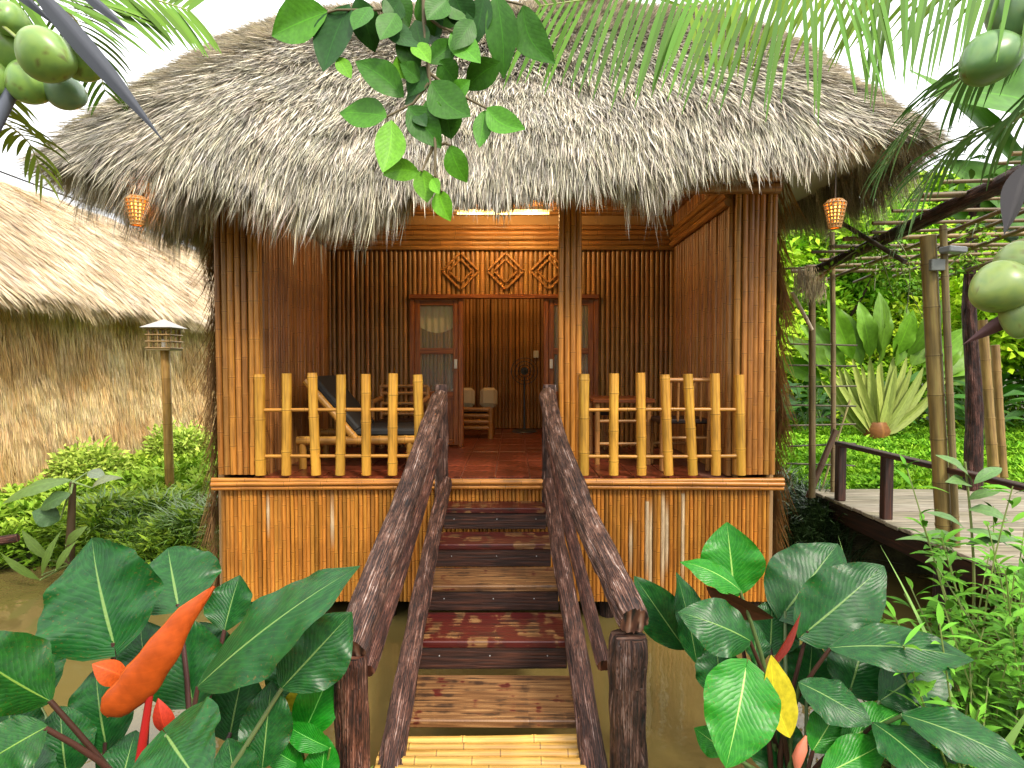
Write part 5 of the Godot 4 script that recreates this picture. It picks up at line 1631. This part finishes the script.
	add_frond(o, [[cr, at(920, -40, 2.3), at(800, -12, 2.2), at(690, -8, 2.15), at(600, -2, 2.1), at(540, 6, 2.1)], .016, 84, .62, .0088, .30, .55, .05, Vector3(0, .2, 1)], pc, Color(.30, .36, .10))
	add_frond(o, [[cr, at(960, -60, 2.6), at(860, -50, 2.7), at(760, -25, 2.8), at(690, 10, 2.8)], .016, 50, .70, .0105, .4, .55, .1, Vector3(0, .3, 1)], Color(.15, .25, .02), Color(.30, .36, .10))
	add_frond(o, [[cr, at(1010, 40, 2.7), at(965, 75, 2.9), at(920, 115, 3.0), at(885, 165, 3.1)], .016, 34, .40, .010, 1.1, 1.0, .15], Color(.15, .27, .09), Color(.30, .36, .14))
	add_frond(o, [[cr, at(1030, 110, 2.8), at(985, 128, 3.0), at(940, 160, 3.2), at(905, 225, 3.3)], .016, 34, .42, .010, 1.2, 1.0, .15], Color(.14, .27, .09), Color(.30, .36, .14))
	add_frond(o, [[cr, Vector3(3.2, 3.2, 2.4), Vector3(3.9, 3.2, 1.8), Vector3(4.5, 2.7, 1.3)], .022, 30, .5, .014, .8, .7, .1], pc, Color(.30, .36, .10))
	add_frond(o, [[cr, Vector3(2.8, 3.2, 3.6), Vector3(3.0, 3.4, 4.4), Vector3(3.2, 3.0, 5.2)], .022, 30, .5, .014, .8, .7, .1], pc, Color(.30, .36, .10))
	# banana behind the pergola
	base = Vector3(5.4, -.6, -.9)
	base.x = 6.9
	base.z = -2.6
	o = thing("banana_plant", "tall banana plant with big backlit leaves behind the pergola", "banana plant", base)
	part(o, "trunk", log_mesh([base + Vector3(0, -.2, 0), base + Vector3(0, 1.6, 0), base + Vector3(-.1, 3.0, 0)], .12, .07, 403, .3, Color(1.0, 1.3, .6)), M.log)
	var top := base + Vector3(-.1, 2.9, 0)
	for q in [[930, 95, 6.6, 1060, 135, 7.4, 70], [1040, 80, 7.0, 940, 160, 6.8, 66], [1000, 190, 7.2, 930, 210, 7.0, 50], [1020, 150, 7.4, 1010, 260, 7.0, 60], [1030, 120, 7.2, 905, 68, 7.0, 40], [1030, 130, 7.2, 1100, 60, 7.4, 80], [1040, 160, 7.4, 1130, 200, 7.2, 80]]:
		var mb := MB.new()
		var a := top + Vector3(R(-.1, .1), R(-.3, .1), R(-.1, .1))
		var b := at(q[3], q[4], q[5])
		leaf_into(mb, at(q[0], q[1], q[2]) if q[0] < 960 else a, b, Vector3(R(-.2, .2), .3, .95), q[6] * 7.0 / F, .12, .25, .12, 3, vary(Color(.14, .38, .03), .2), 16, 9)
		part(o, "leaf", mb.mesh(), M.soft)

# ---------------------------------------------------------------- garden beyond
func build_garden() -> void:
	var cov := []
	for k in 4: cov.append(clump(26, .22, .07, .17, .018, .5, Color(1, 1, 1)))
	cover("ground_cover", "dense knee-high green ground cover in front of the straw building", "ground cover", cov, M.blade, 9000, -7.2, -2.6, -10.0, -1.0, .7, 1.5, Color(.20, .38, .03), Color(.48, .66, .07))
	var gr := []
	for k in 4: gr.append(grass_tuft(16, .16, .38, .006, .9, Color(1, 1, 1)))
	cover("bank_grass", "dark long-bladed grass on the pond bank below the straw building", "grass", gr, M.gloss_blade, 1300, -5.2, -2.6, -2.6, -.9, .8, 1.5, Color(.10, .22, .03), Color(.24, .40, .06))
	cover("pond_sedge", "dark green sedge on the pond bank beside the hut and deck", "grass", gr, M.gloss_blade, 1100, 2.35, 3.6, -2.9, -1.15, .9, 1.6, Color(.035, .075, .025), Color(.07, .13, .04))
	var lawn := []
	for k in 4: lawn.append(clump(24, .16, .06, .13, .014, .8, Color(1, 1, 1)))
	cover("lawn", "bright green fine-leaved lawn behind the deck", "lawn", lawn, M.blade, 11000, 2.6, 13.5, -10.5, -1.9, .7, 1.4, Color(.13, .36, .02), Color(.30, .56, .025), func(x, z): return not (x > 3.4 and x < 6.3 and z > -2.0))
	var fern := []
	for k in 3: fern.append(clump(22, .25, .05, .13, .010, .6, Color(1, 1, 1)))
	cover("near_ferns", "small pale ferns on the near bank between the plants", "ferns", fern, M.blade, 1600, -.9 - 2.2, 2.6, 1.8, 2.9, .7, 1.3, Color(.12, .22, .05), Color(.24, .36, .08), func(x, z): return absf(x + .14) > .62)
	# small banana-like plant on the far bank
	var root := at(70, 590, 6.3)
	root.y = -1.15
	var o := thing("young_banana_plant", "young drooping banana plant on the bank by the straw building", "plant", root)
	var stemtop := at(73, 482, 6.2)
	stalk(o, root, stemtop, .05, .03, Color(.10, .07, .04), "stem")
	for q in [[72, 480, 6.2, 2, 504, 6.0, 26, Vector3(0, .9, .4), .12, -.2, 3, Color(.26, .42, .12)], [71, 494, 6.1, 40, 510, 6.0, 24, Vector3(0, .8, .5), .1, 0, 3, Color(.15, .28, .10)], [88, 472, 6.3, 106, 478, 6.2, 12, Vector3(0, .7, .7), .1, 0, 3, Color(.5, .6, .45)], [92, 488, 6.2, 123, 478, 6.2, 10, Vector3(0, .7, .7), .2, 0, 3, Color(.5, .58, .35)], [60, 520, 6.1, 32, 512, 6.0, 22, Vector3(-.2, .5, .8), .1, 0, 3, Color(.16, .32, .13)], [66, 545, 6.1, 88, 526, 6.1, 10, Vector3(0, .3, .9), .1, 0, 3, Color(.22, .36, .08)], [50, 560, 6.0, 22, 530, 6.0, 10, Vector3(0, .3, .9), .1, 0, 3, Color(.22, .36, .08)], [40, 580, 5.9, 0, 552, 5.9, 8, Vector3(0, .3, .9), .1, 0, 1, Color(.20, .34, .06)], [42, 575, 5.9, 62, 530, 6.0, 8, Vector3(0, .3, .9), .1, 0, 1, Color(.20, .34, .06)], [56, 570, 5.9, 78, 540, 6.0, 8, Vector3(0, .3, .9), .1, 0, 1, Color(.20, .34, .06)]]:
		leaf_part(o, q, M.soft)
		stalk(o, stemtop if q[1] < 540 else root, at(q[0], q[1], q[2]), .012, .008, Color(.2, .3, .08))
	var lg := thing("fallen_log", "short reddish log lying on the pond bank near the young banana plant", "log", at(8, 541, 6.0))
	part(lg, "trunk", log_mesh([at(-30, 545, 6.0), at(18, 538, 6.1)], .05, .045, 450, .6, Color(.9, .6, .5)), M.log)
	# leafy bushes at the foot of the straw wall
	var bush_c := clump(20, .3, .07, .16, .03, .3, Color(1, 1, 1), .8)
	for q in [[-6.75, -4.4, .5, "light green bush against the straw wall next to the garden lamp"], [-5.6, -9.5, .95, "light green bush at the far end of the straw wall"], [-6.6, -6.8, .6, "light green bush halfway along the straw wall behind the garden lamp"]]:
		bush("bush", q[3], Vector3(q[0], -.98, q[1]), q[2], q[2] * 1.1, 240, [bush_c], Color(.30, .46, .06), Color(.55, .70, .12), .8)
	# right-hand background
	var lc := []
	for k in 3: lc.append(clump(16, .55, .16, .34, .055, .1, Color(1, 1, 1), .8))
	var tr := [
		[6.3, -11.0, 5.6, 2.0, "bright yellow-green leafy tree close beside the hut's side wall"],
		[9.4, -12.3, 6.8, 2.4, "tall yellow-green tree behind the fan-shaped plant"],
		[12.4, -9.0, 5.4, 2.3, "spreading mid-green tree beyond the lawn behind the pergola"],
		[15.5, -11.5, 7.0, 2.8, "broad dark green tree farthest along the lawn edge"],
		[11.0, -15.0, 8.2, 2.9, "tall pale tree standing behind the lawn trees"],
		[7.8, -15.5, 6.6, 2.5, "rounded green tree deep in the garden behind the hut"],
		[16.5, -17.0, 8.6, 3.2, "large tree rising at the back of the garden"],
		[14.5, -8.2, 6.6, 2.2, "leafy tree reaching above the pergola from behind the lawn"],
		[5.2, -14.0, 4.6, 2.0, "low green tree showing just past the hut's thatched side"]]
	for q in tr:
		tree(q[4], Vector3(q[0], -.65, q[1]), q[2], q[3], lc)
	for q in [[-11.0, 19.0, 7.0, 3.0, "dense tree on the far side of the path opposite the straw building"], [-4.5, 21.0, 8.0, 3.2, "tall tree facing the porch across the walkway"], [2.0, 20.0, 7.0, 3.0, "round tree facing the staircase across the walkway"], [8.0, 21.5, 8.0, 3.2, "leafy tree on the path side opposite the pergola"]]:
		tree(q[4], Vector3(q[0], -1.1, q[1]), q[2], q[3], lc)
	for q in [[7.4, -10.6, 1.5, 2.3, "wide dense bush behind the fan-shaped plant"], [10.2, -10.2, 1.5, 2.1, "rounded dense bush behind the lawn and the thick bamboo pole"], [13.2, -10.6, 1.7, 2.2, "broad bush at the lawn's far corner"], [4.6, -9.5, 1.2, 1.9, "upright bush beside the hut's straw-clad side"]]:
		bush("bush", q[4], Vector3(q[0], -.65, q[1]), q[2], q[3], 260, [lc[0], lc[1]], Color(.13, .34, .02), Color(.40, .62, .03), .75)
	# big-leaved plants along the lawn edge
	var spots := [[5.4, -7.6], [6.5, -8.2], [8.4, -8.0], [9.6, -7.4], [10.8, -8.3], [12.0, -7.2], [9.0, -6.2], [10.3, -6.0], [7.2, -9.0]]
	for k in spots.size():
		var b := Vector3(spots[k][0], -.65, spots[k][1])
		o = thing("ginger_plant", "dark green long-leaved clump plant along the back edge of the lawn", "plant", b, "clump plants along the lawn edge")
		for j in 22:
			var a := R(0, TAU)
			var d := Vector3(cos(a), 0, sin(a))
			var s := b + d * R(0, .3) + Vector3(0, R(.3, 1.2), 0)
			var mb := MB.new()
			leaf_into(mb, s, s + d * R(.35, .7) + Vector3(0, R(-.1, .35), 0), Vector3(R(-.3, .3), 1, .5), R(.13, .2), .12, .25, .03, 3, vary(Color(.07, .22, .03), .4), 8, 5)
			part(o, "leaf", mb.mesh(), M.soft)
		for j in 6: stalk(o, b + Vector3(R(-.2, .2), -.05, R(-.2, .2)), b + Vector3(R(-.3, .3), 1.2, R(-.3, .3)), .02, .01, Color(.12, .22, .05), "stem")
	# fan-shaped traveller's palm
	var tb := at(876, 442, 12.3)
	tb.y = -.66
	o = thing("fan_palm_plant", "fan of pale green stalks rising from an orange base on the lawn", "palm", tb)
	var sh := MB.new()
	sh.tube(PackedVector3Array([tb, tb + Vector3(0, .1, 0), tb + Vector3(0, .28, 0), tb + Vector3(0, .46, 0)]), PackedFloat32Array([.16, .20, .26, .18]), 14, one(Color(.42, .17, .06)))
	part(o, "base", sh.mesh(), M.soft)
	for k in 19:
		var a := deg_to_rad(lerpf(-44, 50, k / 18.0) + R(-2, 2))
		var d := Vector3(sin(a), cos(a), 0)
		var l := R(1.45, 1.8)
		var s := tb + Vector3(sin(a) * .16, .18, .04 * (k % 3))
		var mb := MB.new()
		leaf_into(mb, s, s + d * l, Vector3(R(-.5, .5), 0, 1), .20, 0, .6, 0, 2, vary(Color(.58, .68, .18), .2), 10, 5, .05 * sin(a))
		part(o, "leaf_stalk", mb.mesh(), M.soft)
		mb = MB.new()
		leaf_into(mb, s + d * l * .97, s + d * (l + R(.9, 1.4)) + Vector3(sin(a) * .3, -.5 * absf(sin(a)), R(-.3, .3)), Vector3(R(-.9, .9), .3, 1), .42, .05, .3, .14, 3, vary(Color(.20, .42, .03), .3), 12, 7)
		part(o, "leaf", mb.mesh(), M.soft)
	# slender shrubs on the near bank beside the water
	var shs := [[1000, 790, 2.9, 985, 470, 3.1, "slender light green shrub with lance leaves at the pond edge below the deck"], [940, 780, 3.0, 925, 590, 3.2, "low leafy shrub between the red-speared plant and the deck"], [1040, 790, 2.7, 1010, 560, 2.8, "tall bright weed with long narrow leaves beneath the green nuts"], [1010, 790, 3.2, 1000, 520, 3.4, "bushy green shrub hiding the deck's pond corner"], [965, 790, 2.6, 950, 600, 2.7, "dense low shrub just behind the red-speared plant's long leaves"], [1060, 790, 3.3, 1045, 540, 3.5, "leafy shrub against the deck bearer nearest the walkway"]]
	for q in shs:
		var a := at(q[0], q[1], q[2])
		a.y = -1.14
		o = thing("shrub", q[6], "shrub", a)
		var fm := MB.new()
		var top := at(q[3], q[4], q[5])
		for j in 11:
			var t2 := a + (top - a) * R(.55, 1.05) + Vector3(R(-.42, .42), 0, R(-.3, .3))
			stalk(o, a + Vector3(R(-.06, .06), 0, R(-.06, .06)), t2, .006, .003, Color(.20, .26, .07), "stem", Vector3(R(-.06, .06), 0, R(-.06, .06)))
			for m in 34:
				var u := R(.18, 1.0)
				var s := a.lerp(t2, u)
				var an := R(0, TAU)
				var d := Vector3(cos(an), R(-.1, .7), sin(an)).normalized()
				leaf_into(fm, s, s + d * R(.07, .17), Vector3(R(-.3, .3), 1, R(0, .6)), R(.018, .034), .1, .25, 0, 1, vary(Color(.11, .29, .028), .4), 6, 3)
		part(o, "foliage", fm.mesh(), M.blade)
	for q in [[at(985, 800, 2.6), at(880, 545, 2.9), .035], [at(930, 790, 2.7), at(1040, 690, 2.5), .05], [at(870, 790, 2.9), at(838, 535, 3.2), .03]]:
		o = thing("reed_blade", ["single long arching reed leaf over the dark water under the deck", "wide pale reed leaf lying low over the near bank", "thin upright reed leaf behind the round glossy leaves"][[.035, .05, .03].find(q[2])], "reed", q[0])
		var mb := MB.new()
		var s: Vector3 = q[0]
		s.y = -1.14
		leaf_into(mb, s, q[1], Vector3(.2, .7, .6), q[2], .06, .3, 0, 1, Color(.22, .38, .10), 16, 3)
		part(o, "blade", mb.mesh(), M.blade)
	# broad-leaved sapling in front of the pole
	var sb := at(968, 640, 3.6)
	sb.y = -1.12
	o = thing("sapling", "thin sapling with a few broad pale leaves in front of the bamboo pole", "sapling", sb)
	stalk(o, sb, at(965, 462, 3.5), .01, .006, Color(.2, .25, .08), "stem", Vector3(.05, 0, 0))
	for q in [[972, 485, 3.5, 935, 455, 3.45, 16], [970, 487, 3.5, 945, 482, 3.4, 15], [974, 484, 3.5, 1002, 468, 3.55, 12], [968, 510, 3.5, 1008, 520, 3.45, 18], [965, 530, 3.5, 925, 512, 3.5, 10], [968, 500, 3.5, 1000, 492, 3.45, 12], [964, 545, 3.5, 915, 536, 3.4, 13], [962, 560, 3.5, 895, 540, 3.35, 12], [962, 560, 3.5, 925, 562, 3.35, 12], [966, 545, 3.5, 1020, 540, 3.4, 14], [966, 530, 3.5, 1010, 548, 3.4, 16]]:
		leaf_part(o, [q[0], q[1], q[2], q[3], q[4], q[5], q[6], Vector3(R(-.2, .2), .9, .5), .12, .15, 3, vary(Color(.20, .38, .12), .25)], M.soft)

func bush(called: String, label: String, pos: Vector3, rad: float, h: float, n: int, ms: Array, c1: Color, c2: Color, sc: float) -> void:
	var o := thing(called, label, "bush", pos)
	for k in 5: stalk(o, pos + Vector3(0, -.05, 0), pos + Vector3(R(-1, 1) * rad * .6, h * .7, R(-1, 1) * rad * .6), .015, .006, Color(.15, .12, .06), "stem")
	var xs := []
	var cs := []
	for k in n:
		var d := Vector3(R(-1, 1), R(0, 1), R(-1, 1))
		if d.length() > 1: d = d.normalized() * R(.7, 1)
		xs.append(Transform3D(Basis.from_euler(Vector3(R(-.8, .8), R(0, TAU), R(-.8, .8))).scaled_local(Vector3.ONE * R(.7, 1.2) * sc), pos + Vector3(d.x * rad, d.y * h, d.z * rad)))
		cs.append(vary(c1.lerp(c2, R(0, 1)), .2))
	split_copies(o, "foliage", ms, M.blade, xs, cs)
func tree(label: String, pos: Vector3, h: float, r: float, ms: Array) -> void:
	var o := thing("garden_tree", label, "tree", pos)
	var mid := pos + Vector3(R(-.3, .3), h * .5, R(-.3, .3))
	var mb := MB.new()
	log_into(mb, [pos + Vector3(0, -.3, 0), pos.lerp(mid, .5) + Vector3(R(-.1, .1), 0, 0), mid, pos + Vector3(0, h * .85, 0)], .14, .05, 500 + int(h * 10), .5, Color(.7, .65, .6), 12)
	part(o, "trunk", mb.mesh(), M.log)
	var blobs := []
	for k in 9:
		var a := R(0, TAU)
		var c := pos + Vector3(cos(a) * r * R(.2, .75), h * R(.22, .88), sin(a) * r * R(.2, .75))
		blobs.append([c, r * R(.38, .62)])
		var lb := MB.new()
		log_into(lb, [pos + Vector3(0, h * R(.2, .5), 0), pos.lerp(c, .5) + Vector3(0, h * .15, 0), c], .05, .015, 520 + k, .5, Color(.6, .55, .5), 8)
		part(o, "limb", lb.mesh(), M.log)
	var tone1 := vary(Color(.16, .38, .02), .3)
	var tone2 := vary(Color(.52, .72, .035), .2)
	var xs := []
	var cs := []
	for b in blobs:
		var bt := R(0, 1)
		for k in int(95 * b[1] * b[1] / .8) + 50:
			var d := Vector3(R(-1, 1), R(-1, 1), R(-1, 1)).normalized() * pow(R(.1, 1), .4)
			xs.append(Transform3D(Basis.from_euler(Vector3(R(-.9, .9), R(0, TAU), R(-.9, .9))).scaled_local(Vector3.ONE * R(.7, 1.25)), (b[0] as Vector3) + Vector3(d.x, d.y * .75, d.z) * b[1]))
			cs.append(vary(tone1.lerp(tone2, clampf(bt + R(-.35, .35), 0, 1)), .2))
	split_copies(o, "crown", ms, M.blade, xs, cs)

# ---------------------------------------------------------------- everything
const TUBE_ENERGY := .13
func _ready() -> void:
	rng.seed = 20240611
	var cam := Camera3D.new()
	cam.name = "camera"
	cam.fov = rad_to_deg(2.0 * atan(384.0 / F))
	cam.near = .05; cam.far = 400.0
	add_child(cam)
	cam.position = EYE
	cam.basis = cam_basis
	cam.current = true
	var we := WorldEnvironment.new()
	we.name = "environment"
	var env := Environment.new()
	env.background_mode = Environment.BG_SKY
	var sky := Sky.new()
	var sm_ := ProceduralSkyMaterial.new()
	sm_.sky_top_color = Color(1.0, 1.0, 1.0)
	sm_.sky_horizon_color = Color(.74, .75, .77)
	sm_.sky_curve = .3
	sm_.ground_bottom_color = Color(.25, .28, .18)
	sm_.ground_horizon_color = Color(.6, .65, .55)
	sm_.sky_energy_multiplier = 1.0
	sm_.sun_angle_max = 1.0
	sky.sky_material = sm_
	env.sky = sky
	env.tonemap_mode = Environment.TONE_MAPPER_LINEAR
	env.tonemap_exposure = 2.8
	env.sdfgi_enabled = true; env.ssao_enabled = true; env.ssil_enabled = true
	we.environment = env
	add_child(we)
	var sun := DirectionalLight3D.new()
	sun.name = "sun"
	sun.light_energy = .5
	sun.light_angular_distance = 10.0
	sun.light_color = Color(1.0, .96, .9)
	sun.shadow_enabled = true
	add_child(sun)
	sun.look_at_from_position(Vector3(4.0, 8, 6), Vector3(0, 0, 0))
	make_textures()
	make_materials()
	build_ground()
	build_hut()
	build_stair()
	build_neighbour()
	build_deck()
	build_furniture()
	build_garden()
	build_palms()
	build_philodendrons()
	build_branch()
